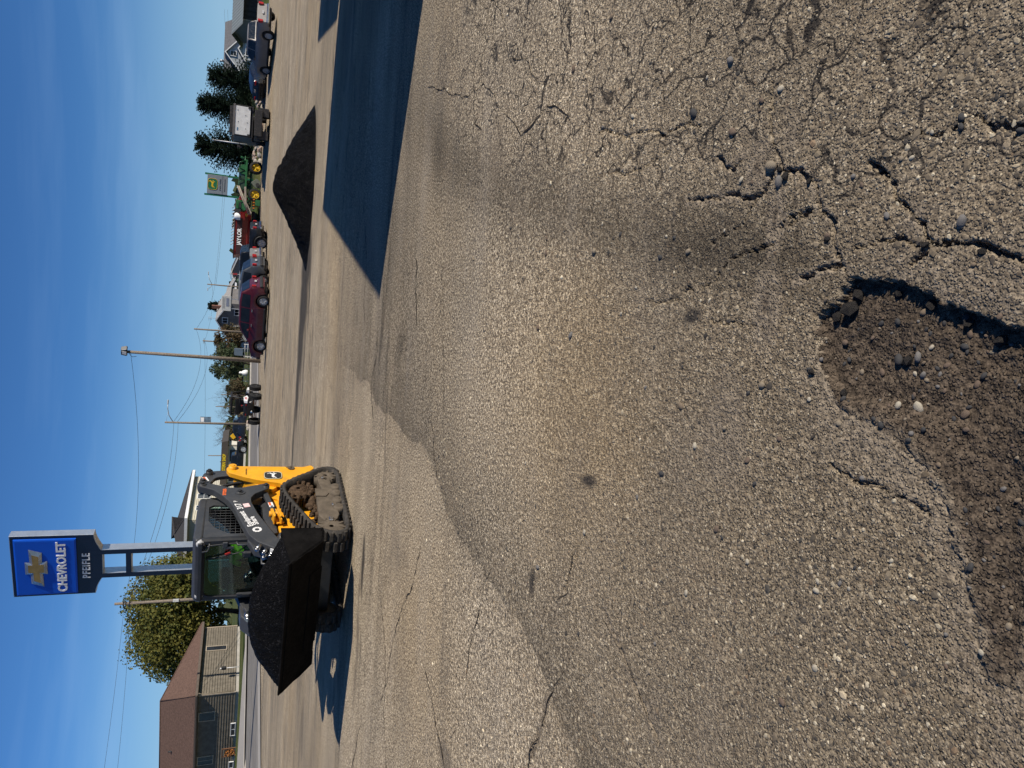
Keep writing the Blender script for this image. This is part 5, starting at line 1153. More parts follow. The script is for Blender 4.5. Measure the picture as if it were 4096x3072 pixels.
m = MB(); m.tube([(0, 0, 9.0), (1.2, 0, 8.9)], .012, 4); m.build('stay_wire', MET, p2)
pL = pole(-21.4, 71.7, 10.9, .17, 'wooden utility pole in front of the big yellowing tree', None, .1)
m = MB(); m.box((.05, -.16, 5.9), (.26, .14, .5), None, .02); m.build('meter_box', M('pale_box', (.5, .5, .48), .5), pL)
m = MB()
for z in (10.2, 10.0, 9.7): m.box((0, -.1, z), (.5, .07, .07), None, .01)
m.build('insulator_bracket', PLA, pL)
pA = pole(14.8, 135, 7.4, .14, 'street pole with two curved lamp arms behind the charcoal suv')
lamp_arm(pA, [(0, 0, 6.6), (.9, 0, 7.1), (1.7, 0, 7.25)]); lamp_arm(pA, [(0, 0, 6.6), (-.5, 0, 6.9), (-.7, 0, 7.1)])
pB = pole(5.9, 116, 8.1, .16, 'bare wooden pole in front of the grey gabled house')
pC = pole(4.75, 131, 7.5, .15, 'thin wooden pole left of the grey gabled house'); m = MB(); m.box((0, 0, 7.3), (.9, .1, .1)); m.build('crossarm', WOOD, pC)
pD = [pole(x, y, h, .12, l, group='poles far down the street') for x, y, h, l in ((-4.85, 150, 4.6, 'far thin pole just right of the buggy roof'), (-7.25, 151, 5.5, 'far thin pole rising behind the buggy roof'), (-16.8, 150, 6.4, 'far thin pole above the western shop roof'))]
pS = pole(20.55, 69.2, 3.6, .07, 'grey metal post by the rock bank with a stub lamp', (-.05, 0), 1.0, name='lamp_post', mat_=MET)
m = MB(); m.box((-.05, 0, 3.65), (.16, .2, .1), None, .03); m.build('lamp_head', LAMP, pS)
WIRE = M('wire_black', (.025, .025, .028), .6)
def wire(a, b, sag, label, r=.014, n=18):
    a, b = Vector(a), Vector(b); m = MB(); m.tube([a.lerp(b, k/n)-Vector((0, 0, sag*4*(k/n)*(1-k/n))) for k in range(n+1)], r, 4)
    tag(m.build('power_line', WIRE), label, 'wire', 'overhead wires')
LT = Vector((-21.4, 71.6, 10.2)); P2T = Vector((-6.35, 90.4, 8.3)); P1T = Vector((.95, 59.9, 9.2)); BT = Vector((5.9, 116, 7.8)); CT = Vector((4.75, 131, 7.2)); AT = Vector((14.8, 135, 6.6))
wire((-52, 60, 12.0), LT, .4, 'thick wire running left from the leftmost pole above the house')
wire((-52, 61, 10.6), LT-Vector((0, 0, .5)), .5, 'lower thin wire running left from the leftmost pole')
wire(LT, P1T, .8, 'long wire from the leftmost pole to the floodlight pole')
wire(LT-Vector((0, 0, .2)), P2T, .8, 'upper wire from the leftmost pole to the banner pole', .02)
wire(LT-Vector((0, 0, .5)), P2T-Vector((0, 0, .45)), .9, 'lower wire from the leftmost pole to the banner pole', .02)
wire(P2T+Vector((0, 0, .1)), BT, 1.6, 'upper wire from the banner pole to the bare wooden pole', .018)
wire(P2T-Vector((0, 0, .3)), CT, 1.5, 'lower wire from the banner pole to the thin wooden pole', .018)
wire((-60, 150, 7.5), CT, .9, 'far wire crossing low behind the buggy', .02)
wire(BT, (AT.x, AT.y, 6.2), .5, 'wire from the bare wooden pole to the street pole', .018)
wire(CT, AT, .5, 'wire from the thin wooden pole to the street pole', .018)
wire((AT.x, AT.y, 6.2), (70, 150, 7.4), 1.0, 'upper wire running right behind the deer badge sign', .02)
wire(AT-Vector((0, 0, .6)), (70, 150, 6.8), 1.0, 'lower wire running right behind the deer badge sign', .02)

# ------------------------------------------------------------------ buildings
def siding(m, p, q, z0, z1, course, n):
    """stepped lap boards from p to q (xy), outward normal n"""
    p, q, n = Vector(p), Vector(q), Vector(n); z = z0; rows = []
    while z < z1-1e-3:
        t = min(z+course, z1); rows += [[(v.x+n.x*.07, v.y+n.y*.07, z) for v in (p, q)], [(v.x+n.x*.004, v.y+n.y*.004, t) for v in (p, q)]]; z = t
    m.grid(rows, False)
def window(o, c, w, h, xdir, n, fm, pm, bars=(0, 0), name='window', fw=.08):
    """framed window proud of a wall: c centre, xdir along the wall, n outward"""
    x, n, c = Vector(xdir), Vector(n), Vector(c); up = Vector((0, 0, 1))
    def bx(mm, a, b, ww, hh, d0, d1):
        ce = c+x*a+up*b; mm.prism([ce+x*(-ww/2)+up*(-hh/2)+n*d0, ce+x*(ww/2)+up*(-hh/2)+n*d0, ce+x*(ww/2)+up*(hh/2)+n*d0, ce+x*(-ww/2)+up*(hh/2)+n*d0], n*(d1-d0))
    m = MB(); bx(m, 0, 0, w, h, .075, .09); pane = m.build(name, pm, o)
    m = MB()
    for s in (1, -1): bx(m, s*(w/2+fw/2-.01), 0, fw, h+2*fw, .03, .125); bx(m, 0, s*(h/2+fw/2-.01), w-.02, fw, .03, .123)
    for k in range(bars[0]): bx(m, -w/2+w*(k+1)/(bars[0]+1), 0, .04, h, .09, .106)
    for k in range(bars[1]): bx(m, 0, -h/2+h*(k+1)/(bars[1]+1), w, .04, .09, .104)
    m.build('frame', fm, pane); return pane
def shingle(name, col):
    t = NT(name); co = t.n('TexCoord').outputs['Object']
    w = t.n('TexWave', {'bands_direction': 'Z', 'wave_profile': 'SAW'}, Vector=co, Scale=2.2, Distortion=.6, Detail=2); f = w.outputs['Fac']
    c = t.mix(t.rng(t.noise(co, 5, 5, .7), .3, .7), tuple(v*.75 for v in col), tuple(v*1.25 for v in col)); c = t.mix(t.rng(f, .1, .0, 0, .5), c, tuple(v*.5 for v in col))
    p = t.n('BsdfPrincipled', Base_Color=c, Roughness=.92); p.inputs['Specular IOR Level'].default_value = .15
    b = t.n('Bump', Strength=.6, Distance=.03, Height=f); t.put(p.inputs['Normal'], b.outputs[0]); return t.done(p.outputs[0])
def hip_roof(o, x0, x1, y0, y1, z, zr, mat_, fascia, ft=.22):
    h = (y1-y0)/2; yc = (y0+y1)/2; a, b = (x0+h*.95, yc, zr), (x1-h*.95, yc, zr)
    m = MB(); c = [(x0, y0, z), (x1, y0, z), (x1, y1, z), (x0, y1, z)]
    m.add(c+[a, b], [(0, 1, 5, 4), (1, 2, 5), (2, 3, 4, 5), (3, 0, 4)]); r = m.build('roof', mat_, o)
    m = MB()
    m.box(((x0+x1)/2, y0, z-ft/2+.02), (x1-x0+.05, .06, ft)); m.box(((x0+x1)/2, y1, z-ft/2+.02), (x1-x0+.05, .06, ft)); m.box((x0, (y0+y1)/2, z-ft/2+.02), (.056, y1-y0-.08, ft)); m.box((x1, (y0+y1)/2, z-ft/2+.02), (.056, y1-y0-.08, ft)); m.build('fascia', fascia, r)
    m = MB(); m.box(((x0+x1)/2, yc, z-ft+.01), (x1-x0-.1, y1-y0-.1, .04)); m.build('soffit', fascia, r)
    m = MB()
    for p_, q_ in (((x1, y0, z), b), ((x0, y0, z), a), ((x1, y1, z), b), ((x0, y1, z), a), (a, b)): m.tube([Vector(p_)+Vector((0, 0, .02)), Vector(q_)+Vector((0, 0, .03))], .06, 5)
    m.build('ridge_cap', mat_, r); return r
TAUPE = M('taupe_siding', (.150, .130, .100), .85, var=.2, scale=2, dirt=.3, dcol=(.09, .078, .06), spec=.2); TRIM = M('tan_trim', (.36, .30, .225), .7, var=.08); WTRIM = M('white_trim', (.74, .74, .73), .6, var=.06)
HGL = M_dark_glass('house_glass', (.02, .022, .026))
def house_left():
    o = thing('house', 'taupe sided house with a brown hipped roof across the street', 'house', (-31.7, 74.7, .12), rad(-19.27))
    m = MB(); m.box((-11, 5, .2), (21.96, 9.96, .5)); m.build('foundation', CONC, o)
    m = MB(); siding(m, (-22, 0), (0, 0), .35, 3.72, .24, (0, -1)); m.build('front_siding', TAUPE, o)
    m = MB(); siding(m, (0, 0), (0, 10), .35, 3.72, .24, (1, 0)); m.build('side_siding', TAUPE, o)
    m = MB(); m.box((-11, 5, 2.0), (21.9, 9.9, 3.5)); m.build('wall_core', TAUPE, o)
    hip_roof(o, -22.5, .5, -.5, 10.5, 3.92, 7.45, shingle('brown_shingles', (.115, .072, .056)), M('brown_fascia', (.11, .085, .065), .7))
    for x in (-2.6, -8.2, -13.5): window(o, (x, 0, 2.85), 1.0, 1.4, (1, 0, 0), (0, -1, 0), TRIM, HGL, (0, 0) if x > -5 else (1, 0))
    window(o, (0, 6.55, 2.32), .62, 1.95, (0, 1, 0), (1, 0, 0), TRIM, HGL, (0, 0))
    m = MB(); m.box((.06, 6.55, 2.9), (.04, .62, .05)); m.build('window_rail', TRIM, o)
    for x in (-4.6, -9.6): window(o, (x, -.02, .38), 1.5, .36, (1, 0, 0), (0, -1, 0), WTRIM, HGL, (1, 0), 'basement_window', .06)
    for x, y in ((.045, -.045), (.045, 10.02)):
        m = MB(); m.box((x, y, 2.0), (.12, .12, 3.4)); m.build('corner_board', TRIM, o)
    m = MB(); m.tube([(.46, -.2, 3.75), (.3, -.1, 3.55), (.14, -.02, 3.4), (.14, -.02, .45)], .05, 6); m.build('downspout', TRIM, o)
    m = MB(); m.box((-11, -.56, 3.86), (23, .12, .12)); m.build('gutter', M('brown_fascia', (.11, .085, .065)), o)
    m = MB(); m.cyl((-9.6, 3.0, 5.9), (-9.6, 3.0, 6.5), .08, n=10); m.build('roof_vent', PLA, o)
house_left()
def by_house(name, label, cat, x, y): # place something relative to the left house
    c, s = math.cos(rad(-19.27)), math.sin(rad(-19.27)); return thing(name, label, cat, (-31.7+c*x-s*y, 74.7+s*x+c*y, .13), rad(-19.27))
o = by_house('meter_post', 'thin white post with a dark meter box beside the taupe house', 'meter post', 1.3, 2.0)
m = MB(); m.cyl((0, 0, 0), (0, 0, 1.35), .03, n=8); m.build('post', WTRIM, o); m = MB(); m.box((0, 0, 1.5), (.34, .26, .42), None, .05); m.build('meter_box', PLA, o); m = MB(); m.cyl((0, 0, 1.7), (0, 0, 1.85), .05, n=8); m.build('cap', WTRIM, o)
o = by_house('porch_stand', 'small wooden stand with orange autumn leaves against the taupe house', 'garden stand', -6.7, -.9)
m = MB()
for x in (-.5, .5): m.box((x, 0, .65), (.09, .09, 1.3))
for z in (.45, .9, 1.28): m.box((0, 0, z), (1.1, .07, .09))
m.build('wooden_frame', M('red_wood', (.16, .075, .035), .7), o)
def leaf_cloud(m, cs, n, size, rs, squash=1.):
    for c, r in cs:
        for _ in range(n):
            d = Vector((rs.gauss(0, 1), rs.gauss(0, 1), rs.gauss(0, 1)*squash)).normalized()*r*rs.uniform(.45, 1.05)**.6; p = Vector(c)+d; s = size*rs.uniform(.6, 1.3)
            u = Vector((rs.gauss(0, 1), rs.gauss(0, 1), rs.gauss(0, 1))).normalized(); v = u.cross(d+Vector((.01, .02, .3))).normalized(); w_ = u
            m.add([p-v*s*.5, p+w_*s*.5-v*s*.1, p+v*s*.6, p-w_*s*.5+v*s*.1], [(0, 1, 2, 3)])
def leaf_mat(name, c0, c1, c2):
    t = NT(name); co = t.n('TexCoord').outputs['Object']
    c = t.mix(t.rng(t.noise(co, .55, 3, .6), .38, .64), c0, c1); c = t.mix(t.rng(t.noise(co, 7, 2, .6), .5, .75), c, c2)
    d = t.n('BsdfPrincipled', Base_Color=c, Roughness=.7); d.inputs['Specular IOR Level'].default_value = .25; tr = t.n('BsdfTranslucent', Color=c)
    ms = t.n('MixShader', _0=.28); t.put(ms.inputs[1], d.outputs[0]); t.put(ms.inputs[2], tr.outputs[0]); return t.done(ms.outputs[0])
m = MB(); leaf_cloud(m, [((.0, -.1, .6), .42), ((.1, -.15, .35), .35)], 60, .16, random.Random(4)); m.build('autumn_leaves', leaf_mat('orange_leaves', (.35, .13, .03), (.45, .2, .06), (.2, .07, .02)), o)
def house_beige():
    o = thing('house', 'two storey cream house with white eaves behind the loader cab', 'house', (-19.2, 98, .1), rad(-17))
    W_ = M('cream_siding', (.46, .43, .345), .8, var=.06, scale=2)
    m = MB(); m.box((-4.5, 6.5, 3.3), (8.9, 12.9, 6.6)); m.build('wall_core', W_, o)
    m = MB(); siding(m, (0, 0), (0, 13), .2, 6.6, .22, (1, 0)); m.build('side_siding', W_, o)
    m = MB(); siding(m, (-9, 0), (0, 0), .2, 6.6, .22, (0, -1)); m.build('front_siding', W_, o)
    hip_roof(o, -9.7, .7, -.7, 13.7, 6.95, 8.9, shingle('dark_shingles', (.06, .058, .058)), WTRIM, .34)
    for y in (3.2, 6.6, 10.0): window(o, (0, y, 5.1), 1.25, 1.5, (0, 1, 0), (1, 0, 0), WTRIM, HGL, (1, 1))
    for y in (3.2, 8): window(o, (0, y, 2.2), 1.25, 1.5, (0, 1, 0), (1, 0, 0), WTRIM, HGL, (1, 1))
    m = MB(); m.cyl((-5, 3, 8.0), (-5, 3, 8.8), .15, n=8); m.build('roof_vent', PLA, o)
house_beige()
def shop():
    o = thing('shop_building', 'low white shop with a dark brown fascia and yellow lettering', 'shop', (-10.5, 108, .1), rad(-4))
    m = MB(); m.box((-6, 5, 1.25), (12, 10, 2.5)); m.build('wall', M('shop_white', (.66, .63, .56), .8, var=.06), o)
    BR = M('fascia_brown', (.062, .052, .042), .7, var=.1); m = MB(); m.side([(-12.6, 2.4), (.6, 2.4), (.45, 3.25), (-12.4, 3.25)], -.7, 10.4); m.build('fascia', BR, o)
    text_obj('lettering', 'WESTERN SHOP', .62, M('sign_yellow', (.85, .62, .01), .5), o, frame((-2.75, -.72, 2.83), (1, 0, 0), (0, 0, 1)), .01, .66, 1.0, .012)
    for x in (-1.6, -4.4, -7.6): window(o, (x, 0, 1.4), 1.5, 1.3, (1, 0, 0), (0, -1, 0), PLA, HGL, (1, 0))
    m = MB(); m.box((-.1, -.5, 1.2), (.12, .12, 2.4)); m.build('post', BR, o)
shop()
def gable(o, x0, x1, y0, y1, z0, ze, zr, wall, roof, rake, ridge_y=True):
    """gable facing -y; ridge runs along y"""
    xc = (x0+x1)/2
    m = MB(); m.prism([(x0, y0, z0), (x1, y0, z0), (x1, y0, ze), (xc, y0, zr-.12), (x0, y0, ze)], (0, y1-y0, 0)); w = m.build('wall', wall, o)
    e = .35; sl = (zr-ze)/(xc-x0); r = None
    for s in (-1, 1):
        xe = xc+s*((xc-x0)+e); zz = zr-sl*((xc-x0)+e)
        m = MB(); m.prism([(xc, y0-e, zr), (xe, y0-e, zz), (xe, y0-e, zz+.1), (xc, y0-e, zr+.1)], (0, y1-y0+2*e, 0)); r = m.build('roof', roof, o)
        m = MB(); m.prism([(xc, y0-e-.04, zr-.06), (xe, y0-e-.04, zz-.06), (xe, y0-e-.04, zz+.12), (xc, y0-e-.04, zr+.12)], (0, .037, 0)); m.build('rake_board', rake, r)
    return w
GRR = shingle('grey_shingles', (.15, .15, .155))
def houses_back():
    GW = M('grey_brown_siding', (.145, .135, .13), .85, var=.18, scale=2)
    o = thing('house', 'grey gabled house with a pale roof and brick chimney', 'house', (8.1, 125, .1), rad(-22))
    gable(o, -2.9, 2.9, 0, 9, 0, 3.5, 5.3, GW, shingle('pale_roof', (.27, .26, .25)), WTRIM)
    window(o, (0, 0, 3.95), .85, .75, (1, 0, 0), (0, -1, 0), WTRIM, HGL, (1, 0))
    for x in (-1.4, 1.5): window(o, (x, 0, 1.9), 1.0, 1.3, (1, 0, 0), (0, -1, 0), WTRIM, HGL, (1, 1))
    m = MB(); m.box((.9, 4, 5.4), (.5, .5, 1.5)); m.build('chimney', M('chimney_brick', (.16, .07, .045), .85), o)
    m = MB(); m.tube([(.1, .3, 4.9), (.1, .3, 6.5)], .025, 5)
    for z, w_ in ((6.4, .9), (6.2, .6), (6.0, .7)): m.tube([(.1-w_/2, .3, z), (.1+w_/2, .3, z)], .018, 4)
    m.build('aerial', MET, o)
    m = MB(); m.box((-1.7, -1.4, .75), (2.4, .1, 1.3)); m.build('porch_panel', WTRIM, o)
    o = thing('garage', 'pale yellow garage left of the grey gabled house', 'garage', (4.6, 130, .1), rad(-10))
    gable(o, -1.4, 1.4, 0, 5, 0, 1.7, 2.3, M('pale_yellow_wall', (.55, .48, .30), .8), GRR, WTRIM)
    m = MB(); m.box((0, -.03, .8), (1.8, .05, 1.5)); m.build('garage_door', WTRIM, o)
    # pale building with awnings and the dark roofed one beside it
    o = thing('house', 'small green and white building with a pale roof beyond the billboard', 'house', (14.0, 140, .1), rad(-15))
    gable(o, -2.4, 2.4, 0, 6, 0, 3.0, 4.2, M('dull_green_wall', (.06, .10, .075), .8), shingle('pale_roof2', (.26, .25, .24)), WTRIM)
    for x in (-1.2, .6): window(o, (x, 0, 1.9), 1.2, 1.1, (1, 0, 0), (0, -1, 0), WTRIM, HGL, (1, 1))
    m = MB(); m.prism([(-2.2, 0, 2.9), (2.2, 0, 2.9), (2.2, -1.1, 2.5), (-2.2, -1.1, 2.5)], (0, 0, .06)); m.build('awning', WTRIM, o)
    o = thing('house', 'low dark roofed house right of the street pole', 'house', (18.0, 142, .1), rad(-15))
    gable(o, -2.2, 2.6, 0, 8, 0, 2.7, 3.6, M('grey_wall', (.16, .16, .17), .8), shingle('charcoal_roof', (.07, .07, .075)), WTRIM)
    window(o, (0, 0, 1.6), 1.1, 1.0, (1, 0, 0), (0, -1, 0), WTRIM, HGL, (1, 0))
    # right-hand house with several gables
    LG = M('light_grey_siding', (.40, .43, .45), .8, var=.07, scale=2)
    o = thing('house', 'light grey house with several white trimmed gables at the right', 'house', (50.5, 120, 1.0), rad(-6))
    m = MB(); m.box((0, 3, 1.6), (8.2, 6, 3.2)); m.build('wall', LG, o)
    m = MB(); m.prism([(-4.4, -.4, 3.0), (-4.4, 3, 5.1), (-4.4, 6.4, 3.0), (-4.4, 6.4, 2.9), (-4.4, -.4, 2.9)], (8.8, 0, 0)); m.build('main_roof', GRR, o)
    for x0, x1, y0, ze, zr in ((-3.4, .9, -.6, 2.9, 4.75), (-2.2, .6, -2.0, 2.0, 2.9), (.4, 4.6, -1.2, 2.0, 3.1)):
        gable(o, x0, x1, y0, 3, 0, ze, zr, LG, GRR, WTRIM)
    window(o, (-1.2, -.6, 3.6), .7, .8, (1, 0, 0), (0, -1, 0), WTRIM, HGL, (0, 1)); window(o, (-.8, -2.0, 1.3), 1.5, 1.0, (1, 0, 0), (0, -1, 0), WTRIM, HGL, (1, 0)); window(o, (1.9, -1.2, 1.6), .9, 1.0, (1, 0, 0), (0, -1, 0), WTRIM, HGL, (0, 1))
    m = MB(); m.cyl((-1.6, 3, 5.0), (-1.6, 3, 5.6), .18, n=10); m.build('roof_vent', MET, o)
    # dark open shed at the right edge
    DK = M('dark_boards', (.03, .03, .032), .8, var=.35, scale=3); COR = M('corrugated_roof', (.30, .33, .31), .5, .4, var=.15)
    o = thing('shed', 'dark open shed with a corrugated roof behind the silver pickup', 'shed', (33.0, 72, 1.0), rad(-4))
    for k in range(14):
        m = MB(); m.box((.25+k*.5, .3+.03*(k % 2), .9), (.46, .05, 1.8)); m.build('board', DK, o)
    m = MB(); m.prism([(0, 0, 0), (0, 0, 1.85), (0, 3, 2.72), (0, 6, 1.85), (0, 6, 0)], (.08, 0, 0)); m.build('gable_wall', M('shed_tan', (.33, .28, .21), .8), o)
    m = MB(); m.box((3.5, 5.9, .9), (7, .06, 1.8)); m.build('back_wall', DK, o)
    for s, (ya, za, yb, zb) in enumerate(((-.5, 1.72, 3, 2.75), (6.5, 1.72, 3, 2.75))):
        G = [[(x, ya+(yb-ya)*t, za+(zb-za)*t+.02*math.cos(x*math.pi/.15)) for t in (0, 1)] for x in np.arange(-.5, 7.5, .05)]
        m = MB(); m.grid(G, False); m.build('roof_sheet', COR, o)
houses_back()
def billboard():
    o = thing('billboard', 'small weathered white billboard on posts before the grey gabled house', 'billboard', (6.95, 80, 0), rad(-8))
    m = MB(); m.box((0, 0, 3.12), (1.55, .08, .92), None, .01); b = m.build('panel', M('billboard_white', (.46, .46, .44), .7, var=.12, scale=3), o)
    m = MB(); m.box((.12, -.045, 3.0), (.85, .012, .26)); m.build('printed_block', M('print_blue', (.16, .18, .24), .7, var=.3, scale=6), b)
    for k, (z, w_) in enumerate(((3.45, 1.2), (3.36, 1.1), (3.27, 1.15), (2.78, .7))):
        m = MB(); m.box((.05, -.045, z), (w_, .010, .035)); m.build('printed_line', M('print_grey', (.22, .22, .22), .7), b)
    for x in (-.5, .5): m = MB(); m.box((x, .06, 1.4), (.08, .08, 2.8)); m.build('post', MET, o)
billboard()
def small_things():
    o = thing('notice_board', 'blue grey notice board on a metal frame beyond the road', 'board', (2.65, 108, .1), rad(-10))
    m = MB(); m.box((0, 0, 1.65), (1.05, .06, 1.15), None, .01); m.build('panel', M('slate_blue_board', (.11, .15, .19), .6, var=.15, scale=3), o)
    for x in (-.5, .5):
        m = MB(); m.tube([(x, .06, 0), (x, .06, 2.25)], .03, 6); m.tube([(x, .06, 1.3), (x, 1.0, 0)], .025, 6); m.build('post', MET, o)
    m = MB(); m.lathe([(.01, 0), (.42, .02), (.45, .35), (.3, .75), (.16, .85), (.2, 1.0), (.14, 1.15), (.01, 1.2)], (0, 0, 0), (0, 0, 1), 14)
    c = m.build('lawn_ornament', WTRIM, None, 0, (-.28, 108, .35)); tag(c, 'white rounded lawn ornament under the green tree', 'ornament')
    m = MB(); pts = [(x, 112-x*.2, .1) for x in (-1.5, .3, 2.1, 3.9, 5.7)]
    o = thing('post_fence', 'low pale post and rail fence on the far lawn', 'fence', (0, 0, 0))
    for p in pts: m = MB(); m.box((p[0], p[1], .55), (.09, .09, 1.0)); m.build('post', WTRIM, o)
    for z in (.5, .9):
        for a, b in zip(pts[:-1], pts[1:]): m = MB(); m.tube([(a[0], a[1], z), (b[0], b[1], z)], .03, 5); m.build('rail', WTRIM, o)
    o = thing('marker_sign', 'small yellow marker sign behind the dark blue pickup', 'sign', (-8.75, 101.5, .1))
    m = MB(); m.cyl((0, 0, 0), (0, 0, 1.9), .04, n=6); m.build('post', MET, o); m = MB(); m.box((0, -.05, 1.75), (.62, .04, .62), (0, rad(45), 0), .01); m.build('plate', M('marker_yellow', (.75, .42, .01), .5), o)
    o = thing('crossing_signal', 'railway crossing signal mast with a lattice crossbuck', 'signal', (17.5, 139, .1))
    m = MB(); m.tube([(0, 0, 0), (0, 0, 3.9)], .07, 8); m.build('mast', MET, o)
    m = MB(); m.box((0, -.1, 2.9), (.3, .1, .75), None, .02); m.build('red_housing', M('signal_red', (.30, .02, .02), .5), o)
    for z in (3.45, 3.65):
        m = MB(); m.tube([(-.95, -.08, z), (.95, -.08, z)], .03, 5); m.build('crossbuck_rail', MET, o)
    for k in range(8): m = MB(); m.tube([(-.9+k*.257, -.08, 3.45), (-.9+k*.257, -.08, 3.65)], .02, 4); m.build('crossbuck_rung', MET, o)
    # stones at the foot of the banner pole
    IV, IF = ico(); rs = random.Random(2)
    RK = M('pale_rock', (.40, .36, .30), .9, var=.25, scale=5, bump=.4, bscale=12, spec=.15); RK2 = M('pink_rock', (.33, .25, .20), .9, var=.25, scale=5, bump=.4, bscale=12, spec=.15); RK3 = M('grey_rock', (.24, .23, .22), .9, var=.25, scale=5, bump=.4, bscale=12, spec=.15)
    ms = []
    for k in range(5):
        m = MB(); m.add([Vector(v)*rs.uniform(.8, 1.2) for v in IV], IF.tolist(), False); q = m.build('rock', (RK, RK2, RK3, RK, RK2)[k]); ms.append(q.data); bpy.data.objects.remove(q)
    def rock(x, y, z, s, label, group):
        k = rs.randrange(5); label = ('pale', 'pinkish', 'grey', 'pale', 'pinkish')[k]+' '+label; q = bpy.data.objects.new('rock', ms[k]); COL.objects.link(q); q.location = (x, y, z); q.scale = (s*rs.uniform(.9, 1.4), s, s*rs.uniform(.6, .9)); q.rotation_euler[2] = rs.uniform(0, 6); tag(q, label, 'rock', group)
    for dx in (-.45, .3, -.1): rock(-6.35+dx, 89.9, .25, .3, 'rock at the foot of the banner pole', 'rocks at the banner pole')
    for _ in range(190):
        t = rs.uniform(0, 1); x = rs.uniform(17.8, 31); sz = rs.uniform(.13, .26); rock(x, 64.9+2.6*t, .66+.5*float(sstep(.05, .95, t))+.02, sz, ('small' if sz < .18 else 'large')+' rock in the bed below the spruces, '+('left of' if x < 20.2 else 'right of' if x > 24.6 else 'behind')+' the dump truck', 'rocks of the landscape bed')
small_things()

# ------------------------------------------------------------------ trees
BARK = M('bark', (.075, .058, .045), .95, var=.3, scale=6, bump=.6, bscale=14, spec=.1)
def limbs(m, p, d, L, r, depth, rs, tips, spread=.6, up=.25):
    p = Vector(p); d = Vector(d).normalized(); pts = [p]; n = 4
    for k in range(n):
        d = (d+Vector((rs.gauss(0, .14), rs.gauss(0, .14), rs.gauss(0, .10)+up*.15))).normalized(); pts.append(pts[-1]+d*L/n)
    m.tube(pts, [r*(1-.5*k/n) for k in range(n+1)], 5 if depth > 1 else 4, False)
    tips.append((pts[-1], r))
    if depth <= 0: return
    for k in range(rs.choice((2, 3, 3)) if depth > 1 else rs.choice((3, 4))):
        q = pts[rs.choice((2, 3, 4, 4))]; a = Vector((rs.gauss(0, 1), rs.gauss(0, 1), rs.gauss(0, .6)+up)).normalized()
        limbs(m, q, d*(1-spread)+a*spread, L*rs.uniform(.6, .82), r*.55, depth-1, rs, tips, spread, up)
def leafy(name, label, loc, H, R, lm, nc, nl, ls, seed, zlo=.22, group=None, shift=(0, 0), blob=.22):
    rs = random.Random(seed); o = thing(name, label, 'tree', loc, 0, group); m = MB(); tips = []
    m.tube([(0, 0, -.2), (.05*R, 0, H*.15), (0, .05*R, H*.34)], [H*.028, H*.022, H*.018], 9)
    for k in range(6):
        a = k*1.05+rs.uniform(-.3, .3); limbs(m, (0, 0, H*(.14+.05*k)), (math.cos(a), math.sin(a), .9), H*.3, H*.010, 2, rs, tips)
    m.build('trunk', BARK, o)
    cs = []
    while len(cs) < nc:
        v = Vector((rs.uniform(-1, 1), rs.uniform(-1, 1), rs.uniform(-1, 1)))
        l = v.length
        if l > 1 or l < .35: continue
        wob = 1+.12*mnoise.noise(v.normalized()*2.3+Vector((seed, 0, 0)))
        cs.append((Vector((v.x*R*wob+shift[0]*v.z, v.y*R*wob, H*((1+zlo)/2)+v.z*H*(1-zlo)/2*wob)), R*blob*rs.uniform(.6, 1.25)))
    m = MB(); leaf_cloud(m, cs, nl, ls, rs); m.build('crown', lm, o); return o
LYG = leaf_mat('autumn_yellow_green', (.065, .085, .02), (.15, .138, .028), (.21, .16, .03)); LGR = leaf_mat('grey_green_leaves', (.045, .07, .03), (.085, .10, .045), (.11, .11, .06)); LBR = leaf_mat('rusty_leaves', (.09, .07, .035), (.12, .075, .04), (.07, .08, .035))
leafy('shade_tree', 'big rounded tree with yellowing leaves behind the taupe house', (-30.9, 97, .1), 12.1, 7.3, LYG, 240, 170, .28, 11, blob=.25)
leafy('shade_tree', 'low yellow green tree beside the cream house', (-24.5, 93, .1), 7.5, 3.6, LYG, 70, 70, .34, 13)
leafy('lawn_tree', 'grey green leafy tree beyond the white lawn ornament', (1.0, 110, .1), 5.1, 2.7, LGR, 80, 70, .22, 17)
leafy('lawn_tree', 'rusty brown leafed tree beside the grey green one', (4.6, 121, .1), 5.3, 2.6, LBR, 80, 60, .24, 19)
leafy('shrub', 'dull green shrub left of the white lawn ornament', (-2.4, 107, .1), 3.0, 1.5, LBR, 40, 50, .18, 23, .1)
leafy('shrub', 'brownish shrub behind the dark blue pickup', (-9.5, 112, .1), 2.2, 1.6, LBR, 36, 50, .18, 29, .1)
def bare(label, loc, H, seed, sp=.62):
    rs = random.Random(seed); o = thing('bare_tree', label, 'tree', loc, 0, 'leafless trees down the street'); m = MB(); tips = []
    m.tube([(0, 0, -.1), (0, 0, H*.2)], [H*.022, H*.018], 7); m.build('trunk', BARK, o); m = MB()
    for k in range(7):
        a = k*.9+rs.uniform(-.3, .3); limbs(m, (0, 0, H*(.12+.02*k)), (math.cos(a)*.8, math.sin(a)*.8, 1), H*.34, H*.010, 4, rs, tips, sp, .35)
    m.build('branches', BARK, o)
bare('leafless tree rising right of the buggy', (-3.9, 119, .1), 5.3, 31); bare('wide leafless tree left of the banner pole', (-9.8, 121, .1), 5.2, 37); bare('leafless tree behind the buggy and the banner pole', (-6.9, 125, .1), 5.0, 41)
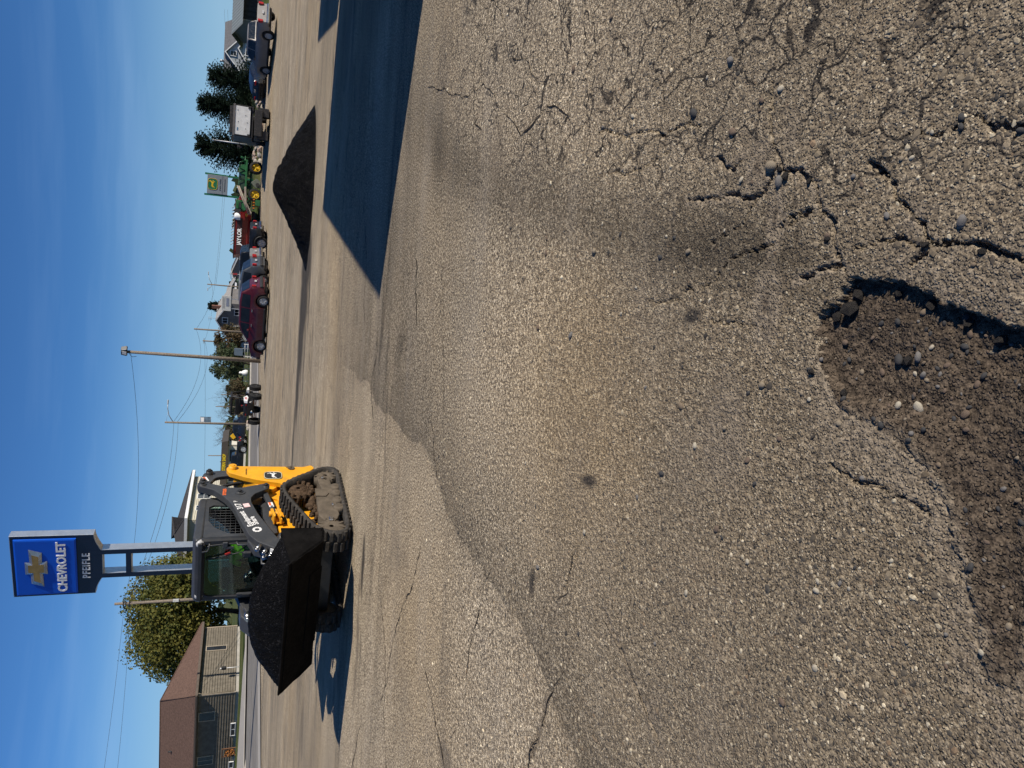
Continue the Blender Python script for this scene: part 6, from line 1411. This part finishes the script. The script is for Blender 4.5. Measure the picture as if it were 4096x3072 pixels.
def spruce(label, loc, H, R, seed, m_):
    rs = random.Random(seed); o = thing('spruce_tree', label, 'tree', loc, rs.uniform(0, 6), 'spruces behind the rock bed'); m = MB()
    m.tube([(0, 0, -.1), (0, 0, H*.5), (0, 0, H)], [H*.03, H*.018, .01], 7); m.build('trunk', BARK, o); m = MB(); z = H*.10
    while z < H*.98:
        f = z/H; r = R*(1-f)**.52*rs.uniform(.8, 1.15)+.06; nb = max(7, int(15*(1-f)+7))
        for k in range(nb):
            a = rs.uniform(0, 6.283); rr = r*rs.uniform(.7, 1.12); d = Vector((math.cos(a), math.sin(a), 0)); sd = Vector((-d.y, d.x, 0)); rise = .35+.6*f
            for j in range(1, 8):
                t = j/7; p = Vector((0, 0, z))+d*rr*t+Vector((0, 0, rr*(rise*t*t-.30*t)))
                for q in range(9):
                    s = .30*(1.15-t*.5)*H/5; w_ = (sd*rs.choice((-1, 1))+d*.9+Vector((0, 0, rs.uniform(-.5, .5)))).normalized(); n_ = w_.cross(Vector((rs.gauss(0, .5), rs.gauss(0, .5), 1))).normalized()
                    m.add([p-n_*s*.24, p+w_*s*.5-n_*s*.22, p+w_*s, p+w_*s*.5+n_*s*.22], [(0, 1, 2, 3)])
        z += H*.030*(1.2-.5*f)
    m.build('crown', m_, o)
SPR = leaf_mat('spruce_needles', (.016, .032, .022), (.032, .055, .034), (.05, .075, .05))
spruce('dense spruce right beside the light grey house', (29.8, 79, 1.1), 4.7, 2.7, 3, SPR); spruce('tall spruce in the middle of the row above the dump truck', (26.8, 78.5, 1.1), 5.5, 2.5, 5, SPR); spruce('tall spruce left of the dump truck', (22.3, 77.5, 1.1), 5.5, 2.7, 8, SPR)
spruce('sparse blue spruce rising behind the billboard', (10.9, 133, .1), 7.0, 1.6, 12, SPR)
# ornamental grass tuft by the kerb
rs = random.Random(6); m = MB()
for _ in range(160):
    a = rs.uniform(0, 6.28); h = rs.uniform(.7, 1.5); l = rs.uniform(.1, .6); b = Vector((rs.uniform(-.15, .15), rs.uniform(-.15, .15), 0)); t = b+Vector((math.cos(a)*l, math.sin(a)*l, h)); s = Vector((-math.sin(a), math.cos(a), 0))*.02
    mid_ = b.lerp(t, .6)+Vector((0, 0, .15*h)); m.add([b-s, b+s, mid_+s, t, mid_-s], [(0, 1, 2, 3, 4)])
g = m.build('grass_tuft', M('dry_grass', (.36, .26, .12), .9, var=.2), None, 0, (-4.95, 91.5, .12)); tag(g, 'tuft of dry tan ornamental grass by the kerb behind the buggy', 'grass tuft')
# low far band of trees and roofs closing the horizon
def far_band():
    rs = random.Random(15); m = MB(); cs = []
    for _ in range(420):
        a = rs.uniform(-.75, .75); d = rs.uniform(230, 330); r = rs.uniform(2.0, 4.2); cs.append((Vector((math.sin(a)*d, math.cos(a)*d, r*.6)), r))
    leaf_cloud(m, cs, 16, 2.6, rs, .8); o = m.build('far_trees', LGR); tag(o, 'distant low band of trees along the horizon', 'trees', None, 'stuff')
far_band()
